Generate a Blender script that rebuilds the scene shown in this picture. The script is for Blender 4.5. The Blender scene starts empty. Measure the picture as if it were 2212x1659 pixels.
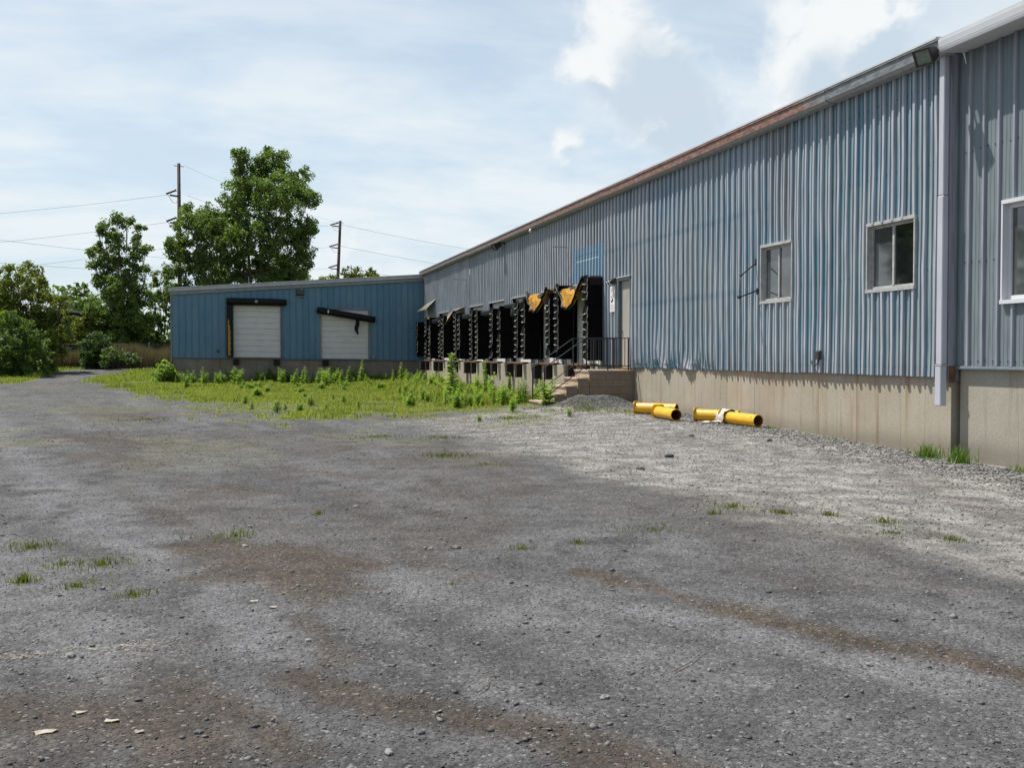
import bpy, math, random
import numpy as np
from mathutils import Matrix, Vector

random.seed(7)
RNG = np.random.default_rng(11)
S = bpy.context.scene
C = S.collection

# ------------------------------------------------------------------ camera
CAM_H = 1.5
cam_d = bpy.data.cameras.new('camera')
cam = bpy.data.objects.new('camera', cam_d)
C.objects.link(cam)
cam.location = (0, 0, CAM_H)
cam.rotation_euler = (math.radians(90 - 1.557), 0, math.radians(-14.592))
cam_d.sensor_width = 36.0
cam_d.lens = 2300.0 * 36.0 / 2212.0
cam_d.clip_start = 0.05
cam_d.clip_end = 3000
S.camera = cam

# ------------------------------------------------------------------ sun, sky, exposure
SUN_DIR = Vector((-0.40, 0.333, 1.0)).normalized()          # towards the sun
SUN_EL = math.asin(SUN_DIR.z)
SUN_AZ = math.atan2(SUN_DIR.x, SUN_DIR.y)                   # clockwise from +Y
sd = bpy.data.lights.new('sun', 'SUN')
sd.energy = 5.0
sd.angle = math.radians(0.53)
sd.color = (1.0, 0.955, 0.88)
sun = bpy.data.objects.new('sun', sd)
C.objects.link(sun)
sun.location = (-20, 20, 50)
sun.rotation_euler = (-SUN_DIR).to_track_quat('-Z', 'Y').to_euler()

S.view_settings.view_transform = 'Standard'
S.view_settings.look = 'None'
S.view_settings.exposure = 0.45
S.view_settings.gamma = 1.0
S.view_settings.use_curve_mapping = False
S.cycles.use_denoising = True
S.cycles.max_bounces = 4
S.cycles.diffuse_bounces = 2
S.cycles.glossy_bounces = 2
S.cycles.transmission_bounces = 2
S.cycles.transparent_max_bounces = 8

world = bpy.data.worlds.new('World')
S.world = world
world.use_nodes = True


class NT:
    """small helper round a node tree"""
    def __init__(self, tree):
        self.t = tree
        self.t.nodes.clear()

    def n(self, typ, **kw):
        nd = self.t.nodes.new(typ)
        for k, v in kw.items():
            setattr(nd, k, v)
        return nd

    def link(self, a, b):
        self.t.links.new(a, b)

    def put(self, sock, v):
        if isinstance(v, bpy.types.NodeSocket):
            self.t.links.new(v, sock)
        elif v is not None:
            if isinstance(v, (tuple, list)) and len(v) == 3 and sock.type == 'RGBA':
                v = (*v, 1.0)
            sock.default_value = v

    def math(self, op, a, b=None, clamp=False, c=None):
        nd = self.n('ShaderNodeMath', operation=op, use_clamp=clamp)
        self.put(nd.inputs[0], a)
        self.put(nd.inputs[1], b)
        self.put(nd.inputs[2], c)
        return nd.outputs[0]

    def vmath(self, op, a, b=None, scale=None):
        nd = self.n('ShaderNodeVectorMath', operation=op)
        self.put(nd.inputs[0], a)
        self.put(nd.inputs[1], b)
        if scale is not None:
            self.put(nd.inputs['Scale'], scale)
        return nd.outputs['Value'] if op in ('DOT_PRODUCT', 'LENGTH', 'DISTANCE') else nd.outputs['Vector']

    def mix(self, f, a, b, blend='MIX'):
        nd = self.n('ShaderNodeMix', data_type='RGBA', blend_type=blend, clamp_factor=True)
        self.put(nd.inputs[0], f)
        self.put(nd.inputs[6], a)
        self.put(nd.inputs[7], b)
        return nd.outputs[2]

    def ramp(self, v, lo, hi, a=0.0, b=1.0, smooth=True):
        nd = self.n('ShaderNodeMapRange', interpolation_type='SMOOTHSTEP' if smooth else 'LINEAR', clamp=True)
        self.put(nd.inputs[0], v)
        self.put(nd.inputs[1], lo)
        self.put(nd.inputs[2], hi)
        self.put(nd.inputs[3], a)
        self.put(nd.inputs[4], b)
        return nd.outputs[0]

    def noise(self, vec, scale, detail=4, rough=0.55, col=False, dist=0.0):
        nd = self.n('ShaderNodeTexNoise')
        self.put(nd.inputs['Vector'], vec)
        nd.inputs['Scale'].default_value = scale
        nd.inputs['Detail'].default_value = detail
        nd.inputs['Roughness'].default_value = rough
        nd.inputs['Distortion'].default_value = dist
        return nd.outputs['Color' if col else 'Fac']

    def voro(self, vec, scale, out='Distance', feature='F1'):
        nd = self.n('ShaderNodeTexVoronoi', feature=feature)
        self.put(nd.inputs['Vector'], vec)
        nd.inputs['Scale'].default_value = scale
        return nd.outputs[out]

    def scale(self, vec, s):
        return self.vmath('MULTIPLY', vec, s)

    def sep(self, vec):
        nd = self.n('ShaderNodeSeparateXYZ')
        self.put(nd.inputs[0], vec)
        return nd.outputs


def build_world():
    w = NT(world.node_tree)
    tc = w.n('ShaderNodeTexCoord').outputs['Generated']
    d = w.vmath('NORMALIZE', tc)
    sky = w.n('ShaderNodeTexSky', sky_type='NISHITA')
    sky.sun_disc = False
    sky.sun_elevation = SUN_EL
    sky.sun_rotation = SUN_AZ % (2 * math.pi)
    sky.air_density = 1.0
    sky.dust_density = 1.2
    sky.ozone_density = 1.2
    xyz = w.sep(d)
    z = w.math('MAXIMUM', xyz[2], 0.0)
    # thin high cloud: streaks on a flat layer, thickest towards the horizon
    inv = w.math('DIVIDE', 1.0, w.math('ADD', z, 0.16))
    layer = w.vmath('SCALE', d, None, scale=inv)
    layer = w.scale(layer, (1.0, 1.0, 0.0))
    st = w.noise(w.scale(layer, (0.8, 1.7, 1.0)), 1.1, 6, 0.6, dist=0.4)
    st2 = w.noise(layer, 3.4, 5, 0.6, dist=0.3)
    thin = w.math('ADD', w.math('MULTIPLY', st, 0.7), w.math('MULTIPLY', st2, 0.3))
    thin = w.ramp(thin, 0.33, 0.62)
    low = w.ramp(z, 0.14, 0.62, 0.96, 0.10)
    f = w.math('MULTIPLY', low, w.math('ADD', 0.70, w.math('MULTIPLY', thin, 0.36)), clamp=True)
    hazecol = w.mix(thin, (5.35, 6.35, 7.1), (6.35, 6.9, 7.25))
    base = w.mix(f, sky.outputs[0], hazecol)

    # heaped clouds: a noise field on the sphere, with a few heaps where the photograph has them
    def px(x, y):
        c = Vector(((x - 1106.0) / 2300.0, -(y - 829.5) / 2300.0, -1.0))
        return (cam.rotation_euler.to_matrix() @ c).normalized()
    HE = [(px(1335, 100), 0.050, 0.27), (px(1400, 175), 0.040, 0.24), (px(1840, 110), 0.060, 0.27), (px(1740, 165), 0.050, 0.22),
          (px(1960, 30), 0.05, 0.18), (px(1228, 315), 0.020, 0.26), (px(1490, 275), 0.034, 0.22), (px(870, 540), 0.06, 0.14)]

    def field(v, det):
        nn = w.noise(v, 15.0, det, 0.60, dist=0.35)
        big = w.noise(v, 2.6, 1, 0.5)
        den = w.math('ADD', w.math('MULTIPLY', nn, 0.72), w.math('MULTIPLY', w.math('SUBTRACT', big, 0.5), 0.50))
        for c0, rad, amp in HE:
            dist = w.vmath('DISTANCE', v, tuple(c0))
            den = w.math('ADD', den, w.ramp(dist, 0.0, rad * 1.8, amp * 1.3, 0.0))
        return den
    d0 = field(d, 6)
    right = cam.rotation_euler.to_matrix() @ Vector((1, 0, 0))
    off = (Vector((0, 0, 1)) * 0.7 - right * 0.7).normalized() * 0.024
    d1 = field(w.vmath('ADD', d, tuple(off)), 3)
    mask = w.ramp(d0, 0.47, 0.70)
    lit = w.ramp(w.math('SUBTRACT', d1, d0), -0.10, 0.030, 1.0, 0.0)
    thick = w.ramp(d0, 0.50, 0.74)
    for c0, rad in ((px(1405, 165), 0.055), (px(1375, 215), 0.045), (px(1790, 195), 0.055), (px(1905, 120), 0.030), (px(1245, 332), 0.016), (px(1530, 292), 0.026)):
        lit = w.math('MULTIPLY', lit, w.ramp(w.vmath('DISTANCE', w.vmath('ADD', d, w.vmath('SCALE', w.vmath('SUBTRACT', w.noise(d, 22.0, 4, 0.6, col=True), (0.5, 0.5, 0.5)), None, scale=0.05)), tuple(c0)), rad * 0.25, rad * 0.85, 0.0, 1.0))
    shade = w.mix(thick, (5.3, 6.15, 6.85), (4.65, 5.45, 6.2))
    ccol = w.mix(lit, shade, (7.15, 7.35, 7.4))
    out = w.mix(w.math('MULTIPLY', mask, 0.95), base, ccol)
    bg = w.n('ShaderNodeBackground')
    bg.inputs['Strength'].default_value = 0.095
    w.put(bg.inputs['Color'], out)
    o = w.n('ShaderNodeOutputWorld')
    w.link(bg.outputs[0], o.inputs[0])
    world.cycles.sampling_method = 'MANUAL'
    world.cycles.sample_map_resolution = 1024


build_world()

# ------------------------------------------------------------------ materials
MATS = {}


def mat(name):
    m = bpy.data.materials.new(name)
    m.use_nodes = True
    MATS[name] = m
    t = NT(m.node_tree)
    b = t.n('ShaderNodeBsdfPrincipled')
    o = t.n('ShaderNodeOutputMaterial')
    t.link(b.outputs[0], o.inputs[0])
    t.b = b
    t.o = o
    t.pos = t.n('ShaderNodeNewGeometry').outputs['Position']
    return t


def bump(t, h, strength=0.5, dist=0.01):
    nd = t.n('ShaderNodeBump')
    nd.inputs['Strength'].default_value = strength
    nd.inputs['Distance'].default_value = dist
    t.put(nd.inputs['Height'], h)
    t.link(nd.outputs[0], t.b.inputs['Normal'])


def simple(name, col, rough=0.6, var=0.25, scale=6.0, metal=0.0, spec=0.5, col2=None, bmp=0.0, bscale=60.0):
    t = mat(name)
    n = t.noise(t.pos, scale, 5, 0.6)
    c2 = col2 or tuple(c * (1 - var) for c in col)
    c = t.mix(t.ramp(n, 0.3, 0.7), c2, col)
    t.put(t.b.inputs['Base Color'], c)
    t.b.inputs['Roughness'].default_value = rough
    t.b.inputs['Metallic'].default_value = metal
    t.b.inputs['Specular IOR Level'].default_value = spec
    if bmp:
        bump(t, t.noise(t.pos, bscale, 4, 0.6), bmp, 0.01)
    return MATS[name]


def cladding(name, blue, grey, ridge, xface, far=None, patch=False, rust=0.0, streak=1.0, axis='y', old=False):
    """painted ribbed sheet, chalked and streaked down its height"""
    t = mat(name)
    x, y, z = t.sep(t.pos)
    info = t.n('ShaderNodeObjectInfo')
    v1 = t.scale(t.pos, (3.0, 3.0, 0.16))
    n1 = t.noise(v1, 2.6, 6, 0.65)
    n2 = t.noise(t.scale(t.pos, (9.0, 9.0, 0.5)), 3.0, 5, 0.6)
    n3 = t.noise(t.pos, 0.35, 4, 0.55)
    f = t.math('ADD', t.math('MULTIPLY', n1, 0.6), t.math('MULTIPLY', n3, 0.5))
    f = t.math('ADD', f, t.math('MULTIPLY', t.math('SUBTRACT', info.outputs['Random'], 0.5), 0.16 * streak))
    f = t.ramp(f, 0.40, 0.68)
    c = t.mix(f, blue, grey)
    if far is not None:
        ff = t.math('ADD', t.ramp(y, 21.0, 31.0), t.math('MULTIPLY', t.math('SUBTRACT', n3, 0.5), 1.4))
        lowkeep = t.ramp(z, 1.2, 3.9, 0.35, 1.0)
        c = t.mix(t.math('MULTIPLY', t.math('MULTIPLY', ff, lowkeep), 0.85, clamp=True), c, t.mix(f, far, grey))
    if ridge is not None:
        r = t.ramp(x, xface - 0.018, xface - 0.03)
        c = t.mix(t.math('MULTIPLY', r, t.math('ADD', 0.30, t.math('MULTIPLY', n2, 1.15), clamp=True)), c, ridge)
    if old:
        # each rib line has faded on its own: chalky where the weather hits, blue kept along the girt lines
        lane = t.noise(t.scale(t.pos, (0.0, 6.5, 0.10)), 1.0, 3, 0.7)
        blot = t.noise(t.scale(t.pos, (1.0, 1.0, 0.45)), 0.9, 6, 0.7)
        ch = t.math('MULTIPLY', t.ramp(t.math('ADD', t.math('MULTIPLY', lane, 0.55), t.math('MULTIPLY', blot, 0.60)), 0.50, 0.70), t.ramp(z, 5.6, 4.2, 0.25, 1.0))
        c = t.mix(t.math('MULTIPLY', ch, 0.55), c, (0.31, 0.335, 0.335))
        for gz_ in (2.81, 4.41):
            band = t.ramp(t.math('ABSOLUTE', t.math('SUBTRACT', z, t.math('ADD', gz_, t.math('MULTIPLY', t.math('SUBTRACT', n2, 0.5), 0.16)))), 0.10, 0.03)
            band = t.math('MULTIPLY', band, t.math('MULTIPLY', t.ramp(y, 18.5, 21.0), t.ramp(y, 31.0, 27.0)))
            c = t.mix(t.math('MULTIPLY', band, t.ramp(lane, 0.35, 0.65, 0.05, 0.5)), c, (0.10, 0.20, 0.27))
        # brown bleed on the sheets over the farther window
        bb = t.math('MULTIPLY', t.math('MULTIPLY', t.ramp(y, 18.0, 18.2), t.ramp(y, 19.5, 19.3)), t.ramp(z, 3.6, 4.2))
        c = t.mix(t.math('MULTIPLY', bb, t.ramp(lane, 0.35, 0.7, 0.15, 0.6)), c, (0.20, 0.185, 0.18))
    dk = t.ramp(n2, 0.30, 0.60, 0.80, 1.06)
    c = t.mix(1.0, c, dk, 'MULTIPLY')
    if patch:
        inb = t.math('MULTIPLY', t.math('MULTIPLY', t.math('GREATER_THAN', y, 28.70), t.math('LESS_THAN', y, 31.52)),
                     t.math('MULTIPLY', t.math('GREATER_THAN', z, 3.55), t.math('LESS_THAN', z, 4.74)))
        pc = t.mix(t.ramp(n1, 0.3, 0.7), (0.165, 0.285, 0.385), (0.235, 0.345, 0.425))
        ln = t.math('MULTIPLY', t.math('LESS_THAN', t.math('ABSOLUTE', t.math('SUBTRACT', z, t.math('ADD', 4.33, t.math('MULTIPLY', n2, 0.02)))), 0.014),
                    t.math('MULTIPLY', t.math('GREATER_THAN', y, 29.1), t.math('LESS_THAN', y, 31.2)))
        ln2 = t.math('MULTIPLY', t.math('LESS_THAN', t.math('ABSOLUTE', t.math('SUBTRACT', z, 4.50)), 0.012),
                     t.math('MULTIPLY', t.math('GREATER_THAN', y, 29.3), t.math('LESS_THAN', y, 31.3)))
        pc = t.mix(ln, pc, (0.62, 0.66, 0.68))
        pc = t.mix(t.math('MULTIPLY', ln2, t.ramp(n2, 0.45, 0.55)), pc, (0.12, 0.13, 0.15))
        c = t.mix(inb, c, pc)
    if rust > 0:
        rn = t.noise(t.scale(t.pos, (7.0, 7.0, 1.6)), 2.4, 6, 0.7)
        rm = t.math('MULTIPLY', t.ramp(rn, 0.665, 0.74), rust)
        c = t.mix(rm, c, (0.12, 0.055, 0.035))
        sn = t.noise(t.scale(t.pos, (14.0, 14.0, 0.25)), 1.5, 4, 0.6)
        c = t.mix(t.math('MULTIPLY', t.ramp(sn, 0.57, 0.72), 0.5 * rust), c, (0.20, 0.15, 0.12))
        if old:
            # grime washed down below the eave and splashed above the concrete
            g = t.math('MULTIPLY', t.ramp(z, 1.75, 1.17), t.ramp(n1, 0.35, 0.65))
            c = t.mix(t.math('MULTIPLY', g, 0.35), c, (0.11, 0.12, 0.12))
    t.put(t.b.inputs['Base Color'], c)
    t.put(t.b.inputs['Roughness'], t.ramp(n2, 0.3, 0.7, 0.42, 0.62))
    t.b.inputs['Specular IOR Level'].default_value = 0.35
    bump(t, t.noise(t.scale(t.pos, (2.2, 2.2, 1.1)), 1.6, 3, 0.5), 0.25, 0.02)
    return MATS[name]


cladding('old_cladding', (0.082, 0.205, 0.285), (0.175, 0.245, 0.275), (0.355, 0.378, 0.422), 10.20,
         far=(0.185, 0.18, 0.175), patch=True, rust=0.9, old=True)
cladding('new_cladding', (0.140, 0.172, 0.192), (0.162, 0.195, 0.210), (0.26, 0.265, 0.31), 10.30, rust=0.0, streak=0.4)
cladding('annex_cladding', (0.075, 0.176, 0.248), (0.108, 0.212, 0.276), None, 0.0, rust=0.35, streak=1.2)


def concrete(name, col, stain, light):
    t = mat(name)
    info = t.n('ShaderNodeObjectInfo')
    n1 = t.noise(t.pos, 1.3, 6, 0.6)
    n2 = t.noise(t.scale(t.pos, (6.0, 6.0, 0.35)), 1.6, 5, 0.6)
    n3 = t.noise(t.pos, 38.0, 4, 0.6)
    c = t.mix(t.ramp(n1, 0.3, 0.7), col, light)
    c = t.mix(t.math('MULTIPLY', t.ramp(n2, 0.50, 0.74), 0.55), c, stain)
    k = t.math('ADD', 0.93, t.math('MULTIPLY', info.outputs['Random'], 0.12))
    c = t.mix(1.0, c, k, 'MULTIPLY')
    c = t.mix(1.0, c, t.ramp(n3, 0.3, 0.7, 0.88, 1.08), 'MULTIPLY')
    zc = t.sep(t.pos)[2]
    run = t.noise(t.scale(t.pos, (5.0, 5.0, 0.16)), 1.3, 5, 0.65)
    c = t.mix(t.math('MULTIPLY', t.ramp(run, 0.56, 0.70), t.ramp(zc, 0.2, 1.15, 0.15, 0.75)), c, stain)
    wd = t.noise(t.scale(t.pos, (7.0, 7.0, 0.30)), 1.7, 4, 0.6)
    c = t.mix(t.math('MULTIPLY', t.ramp(wd, 0.68, 0.76), 0.4), c, (0.42, 0.41, 0.38))
    sl = t.math('ADD', zc, t.math('MULTIPLY', n1, -0.5))
    c = t.mix(t.ramp(sl, 0.16, -0.22, 0.0, 0.55), c, (0.13, 0.115, 0.09))
    sp = t.voro(t.pos, 9.0)
    c = t.mix(t.math('MULTIPLY', t.math('LESS_THAN', sp, 0.10), 0.6), c, (0.16, 0.145, 0.125))
    t.put(t.b.inputs['Base Color'], c)
    t.b.inputs['Roughness'].default_value = 0.9
    t.b.inputs['Specular IOR Level'].default_value = 0.2
    bump(t, n3, 0.35, 0.006)
    return MATS[name]


concrete('concrete', (0.325, 0.283, 0.210), (0.235, 0.150, 0.080), (0.36, 0.325, 0.265))
concrete('concrete_grey', (0.30, 0.275, 0.225), (0.235, 0.20, 0.15), (0.33, 0.305, 0.255))
concrete('concrete_annex', (0.19, 0.165, 0.13), (0.12, 0.09, 0.065), (0.25, 0.22, 0.175))
concrete('block', (0.225, 0.175, 0.125), (0.17, 0.12, 0.08), (0.27, 0.215, 0.155))
concrete('tread', (0.40, 0.31, 0.22), (0.30, 0.21, 0.14), (0.45, 0.36, 0.27))
simple('weathered_sheet', (0.19, 0.145, 0.115), 0.8, 0.6, 6.0)
simple('white_trim', (0.66, 0.67, 0.66), 0.5, 0.15, 3.0)
simple('white_metal', (0.46, 0.465, 0.52), 0.38, 0.10, 2.0)
simple('window_white', (0.58, 0.59, 0.61), 0.4, 0.06, 2.0)
simple('window_alu', (0.42, 0.41, 0.40), 0.45, 0.35, 9.0)
simple('alu_light', (0.43, 0.43, 0.41), 0.4, 0.3, 9.0)
simple('annex_trim', (0.22, 0.24, 0.23), 0.55, 0.2, 3.0)
simple('annex_trim_light', (0.42, 0.44, 0.42), 0.5, 0.2, 3.0)
simple('corner_trim', (0.13, 0.12, 0.085), 0.6, 0.3, 3.0)
simple('dark_trim', (0.10, 0.13, 0.15), 0.5, 0.3, 4.0)
simple('door_grey', (0.34, 0.33, 0.29), 0.5, 0.15, 1.5)
simple('door_white', (0.62, 0.60, 0.57), 0.5, 0.10, 2.0)
simple('black_steel', (0.018, 0.018, 0.020), 0.45, 0.3, 20.0)
simple('vinyl', (0.0055, 0.0055, 0.0065), 0.5, 0.5, 5.0, spec=0.22, bmp=0.3, bscale=7.0)
simple('vinyl_matte', (0.0060, 0.0060, 0.0066), 0.8, 0.5, 5.0, spec=0.04, bmp=0.3, bscale=7.0)
simple('vinyl_worn', (0.55, 0.51, 0.43), 0.6, 0.75, 6.0, col2=(0.06, 0.055, 0.05))
simple('foam', (0.52, 0.28, 0.05), 0.95, 0.45, 10.0, spec=0.1, bmp=0.8, bscale=26.0)
simple('canvas_back', (0.30, 0.30, 0.25), 0.8, 0.25, 4.0)
simple('bumper_rubber', (0.016, 0.009, 0.007), 0.8, 0.6, 9.0, bmp=0.5, bscale=30.0)
simple('rust', (0.20, 0.085, 0.04), 0.85, 0.5, 12.0, bmp=0.4)
simple('lamp_bronze', (0.045, 0.035, 0.030), 0.5, 0.3, 8.0)
simple('sign_white', (0.74, 0.74, 0.72), 0.5, 0.08, 8.0)
simple('print_black', (0.012, 0.012, 0.012), 0.6)
simple('print_grey', (0.42, 0.43, 0.43), 0.6)
simple('print_red', (0.62, 0.45, 0.42), 0.6)
simple('pole_wood', (0.060, 0.040, 0.030), 0.85, 0.4, 3.0)
simple('wire', (0.16, 0.16, 0.17), 0.6)
simple('galvanised', (0.35, 0.36, 0.37), 0.5, 0.3, 10.0)
simple('roof_metal', (0.55, 0.56, 0.56), 0.5, 0.2, 1.0)
simple('bark', (0.085, 0.068, 0.052), 0.9, 0.45, 5.0, bmp=0.6, bscale=14.0)
simple('stem', (0.075, 0.13, 0.03), 0.7, 0.4, 12.0)
simple('shed_wood', (0.030, 0.032, 0.038), 0.9, 0.5, 2.0)
simple('paper', (0.40, 0.36, 0.29), 0.9, 0.3, 25.0)
simple('plastic_film', (0.62, 0.55, 0.46), 0.5, 0.4, 14.0)
simple('twig', (0.20, 0.16, 0.11), 0.9, 0.4, 30.0)
simple('mastic', (0.05, 0.05, 0.055), 0.9, 0.5, 8.0)
simple('lens_glass', (0.18, 0.22, 0.19), 0.15, 0.4, 12.0, spec=0.8)


def gutter_mat():
    t = mat('gutter_paint')
    x, y, z = t.sep(t.pos)
    n = t.noise(t.scale(t.pos, (2.0, 0.35, 3.0)), 1.6, 5, 0.6)
    n2 = t.noise(t.scale(t.pos, (6.0, 2.0, 6.0)), 3.0, 5, 0.6)
    red = t.mix(t.ramp(n2, 0.35, 0.68), (0.135, 0.062, 0.045), (0.27, 0.155, 0.115))
    gr = t.mix(t.ramp(n2, 0.3, 0.7), (0.10, 0.12, 0.135), (0.21, 0.22, 0.22))
    f = t.math('ADD', t.ramp(y, 15.2, 19.0), t.math('MULTIPLY', t.math('SUBTRACT', n, 0.5), 1.3))
    f2 = t.math('MULTIPLY', t.ramp(f, 0.25, 0.7), t.ramp(y, 50.0, 24.0, 0.45, 1.0))
    t.put(t.b.inputs['Base Color'], t.mix(f2, gr, red))
    t.b.inputs['Roughness'].default_value = 0.55


gutter_mat()


def yellow_mat():
    t = mat('yellow_paint')
    n = t.noise(t.pos, 5.0, 5, 0.6)
    n2 = t.noise(t.pos, 9.0, 6, 0.7)
    c = t.mix(t.ramp(n, 0.3, 0.7), (0.66, 0.335, 0.008), (0.74, 0.405, 0.012))
    c = t.mix(t.ramp(n2, 0.66, 0.70), c, (0.10, 0.055, 0.025))
    n3 = t.noise(t.scale(t.pos, (3.0, 1.0, 6.0)), 2.5, 5, 0.65)
    c = t.mix(t.math('MULTIPLY', t.ramp(n3, 0.52, 0.74), 0.35), c, (0.38, 0.22, 0.05))
    t.put(t.b.inputs['Base Color'], c)
    t.b.inputs['Roughness'].default_value = 0.38


yellow_mat()


def glass_mat(name, tint):
    t = mat(name)
    n = t.noise(t.pos, 2.0, 4, 0.6)
    t.put(t.b.inputs['Base Color'], t.mix(t.ramp(n, 0.35, 0.7), tint, tuple(c * 1.8 for c in tint)))
    t.b.inputs['Roughness'].default_value = 0.04
    t.b.inputs['IOR'].default_value = 1.75
    t.b.inputs['Specular IOR Level'].default_value = 0.6
    bump(t, t.noise(t.pos, 1.4, 2, 0.5), 0.04, 0.02)


glass_mat('glass_dark', (0.006, 0.007, 0.007))
glass_mat('glass_grey', (0.045, 0.050, 0.050))


def leaf_mat(name, a, b, trans=0.35):
    t = mat(name)
    at = t.n('ShaderNodeAttribute', attribute_name='tint').outputs['Fac']
    big = t.noise(t.pos, 0.5, 3, 0.5)
    f = t.math('ADD', t.math('MULTIPLY', at, 0.75), t.math('MULTIPLY', t.math('SUBTRACT', big, 0.35), 0.6), clamp=True)
    c = t.mix(f, a, b)
    t.put(t.b.inputs['Base Color'], c)
    t.b.inputs['Roughness'].default_value = 0.48
    t.b.inputs['Specular IOR Level'].default_value = 0.4
    tr = t.n('ShaderNodeBsdfTranslucent')
    t.put(tr.inputs['Color'], t.mix(1.0, c, (1.25, 1.45, 0.5), 'MULTIPLY'))
    ms = t.n('ShaderNodeMixShader')
    ms.inputs[0].default_value = trans
    t.link(t.b.outputs[0], ms.inputs[1])
    t.link(tr.outputs[0], ms.inputs[2])
    t.link(ms.outputs[0], t.o.inputs[0])


leaf_mat('leaf_green', (0.056, 0.098, 0.020), (0.185, 0.250, 0.070), 0.48)
leaf_mat('leaf_dark', (0.032, 0.062, 0.016), (0.110, 0.165, 0.050), 0.42)
leaf_mat('leaf_yellow', (0.090, 0.115, 0.016), (0.200, 0.215, 0.045), 0.45)
leaf_mat('leaf_pale', (0.070, 0.110, 0.035), (0.160, 0.210, 0.080), 0.45)
leaf_mat('weed_leaf', (0.140, 0.220, 0.034), (0.330, 0.420, 0.110), 0.55)
leaf_mat('tuft_blade', (0.085, 0.100, 0.022), (0.175, 0.190, 0.050), 0.4)
leaf_mat('grass_blade', (0.125, 0.180, 0.026), (0.385, 0.375, 0.120), 0.45)
leaf_mat('grass_deep', (0.070, 0.140, 0.014), (0.150, 0.240, 0.034), 0.4)
leaf_mat('dry_blade', (0.110, 0.082, 0.058), (0.200, 0.160, 0.110), 0.3)


def ground_mat():
    t = mat('yard_ground')
    m1 = t.n('ShaderNodeAttribute', attribute_name='m1').outputs['Vector']
    m2 = t.n('ShaderNodeAttribute', attribute_name='m2').outputs['Vector']
    g, dirt, gr = t.sep(m1)
    worn, dark, soil = t.sep(m2)
    # pieces of stone: cell colour at three sizes
    def cells(scale):
        c = t.voro(t.pos, scale, 'Color')
        return t.sep(c)[0]
    v1, v2, v3 = cells(34.0), cells(72.0), cells(150.0)
    val = t.math('ADD', t.math('MULTIPLY', v1, 0.30), t.math('ADD', t.math('MULTIPLY', v2, 0.42), t.math('MULTIPLY', v3, 0.28)))
    grain = t.ramp(val, 0.10, 0.90, 0.40, 1.62, smooth=False)
    n_big = t.noise(t.pos, 0.42, 5, 0.6)
    n_mid = t.noise(t.pos, 2.2, 6, 0.65)
    n_fin = t.noise(t.pos, 18.0, 4, 0.6)
    asph = t.mix(t.ramp(n_big, 0.35, 0.65), (0.066, 0.065, 0.065), (0.084, 0.084, 0.085))
    asph = t.mix(t.math('MULTIPLY', worn, 0.75), asph, (0.113, 0.114, 0.117))
    asph = t.mix(t.math('MULTIPLY', dark, 0.7), asph, (0.034, 0.032, 0.031))
    grav = t.mix(t.ramp(n_mid, 0.3, 0.7), (0.140, 0.136, 0.126), (0.215, 0.208, 0.192))
    c = t.mix(g, asph, grav)
    c = t.mix(t.math('MULTIPLY', dirt, t.ramp(n_fin, 0.2, 0.6, 0.6, 1.0)), c, (0.050, 0.038, 0.026))
    c = t.mix(soil, c, t.mix(t.ramp(n_mid, 0.35, 0.65), (0.085, 0.092, 0.040), (0.110, 0.105, 0.075)))
    c = t.mix(t.math('MULTIPLY', gr, 0.75), c, t.mix(t.ramp(n_mid, 0.35, 0.65), (0.150, 0.185, 0.026), (0.215, 0.210, 0.060)))
    gs = t.math('ADD', 1.0, t.math('MULTIPLY', t.math('SUBTRACT', grain, 1.0), t.math('SUBTRACT', 1.0, t.math('MULTIPLY', gr, 0.6))))
    c = t.mix(1.0, c, gs, 'MULTIPLY')
    c = t.mix(1.0, c, t.ramp(n_mid, 0.25, 0.75, 0.70, 1.28), 'MULTIPLY')
    chips = t.math('GREATER_THAN', v2, 0.972)
    c = t.mix(t.math('MULTIPLY', chips, 0.5), c, (0.24, 0.235, 0.225))
    t.put(t.b.inputs['Base Color'], c)
    t.b.inputs['Roughness'].default_value = 0.88
    t.b.inputs['Specular IOR Level'].default_value = 0.25
    d1 = t.voro(t.pos, 72.0)
    d2 = t.voro(t.pos, 34.0)
    h = t.math('ADD', t.math('MULTIPLY', t.math('SUBTRACT', 1.0, d1), 0.5), t.math('MULTIPLY', t.math('SUBTRACT', 1.0, d2), 0.8))
    h = t.math('ADD', h, t.math('MULTIPLY', n_fin, 0.6))
    bump(t, h, 0.75, 0.012)


ground_mat()


def stone_mat():
    t = mat('stone_chip')
    at = t.n('ShaderNodeAttribute', attribute_name='tint').outputs['Fac']
    n = t.noise(t.pos, 60.0, 4, 0.6)
    c = t.mix(at, (0.055, 0.056, 0.060), (0.235, 0.23, 0.22))
    c = t.mix(1.0, c, t.ramp(n, 0.3, 0.7, 0.75, 1.15), 'MULTIPLY')
    t.put(t.b.inputs['Base Color'], c)
    t.b.inputs['Roughness'].default_value = 0.85


stone_mat()

# ------------------------------------------------------------------ mesh helpers


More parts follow.
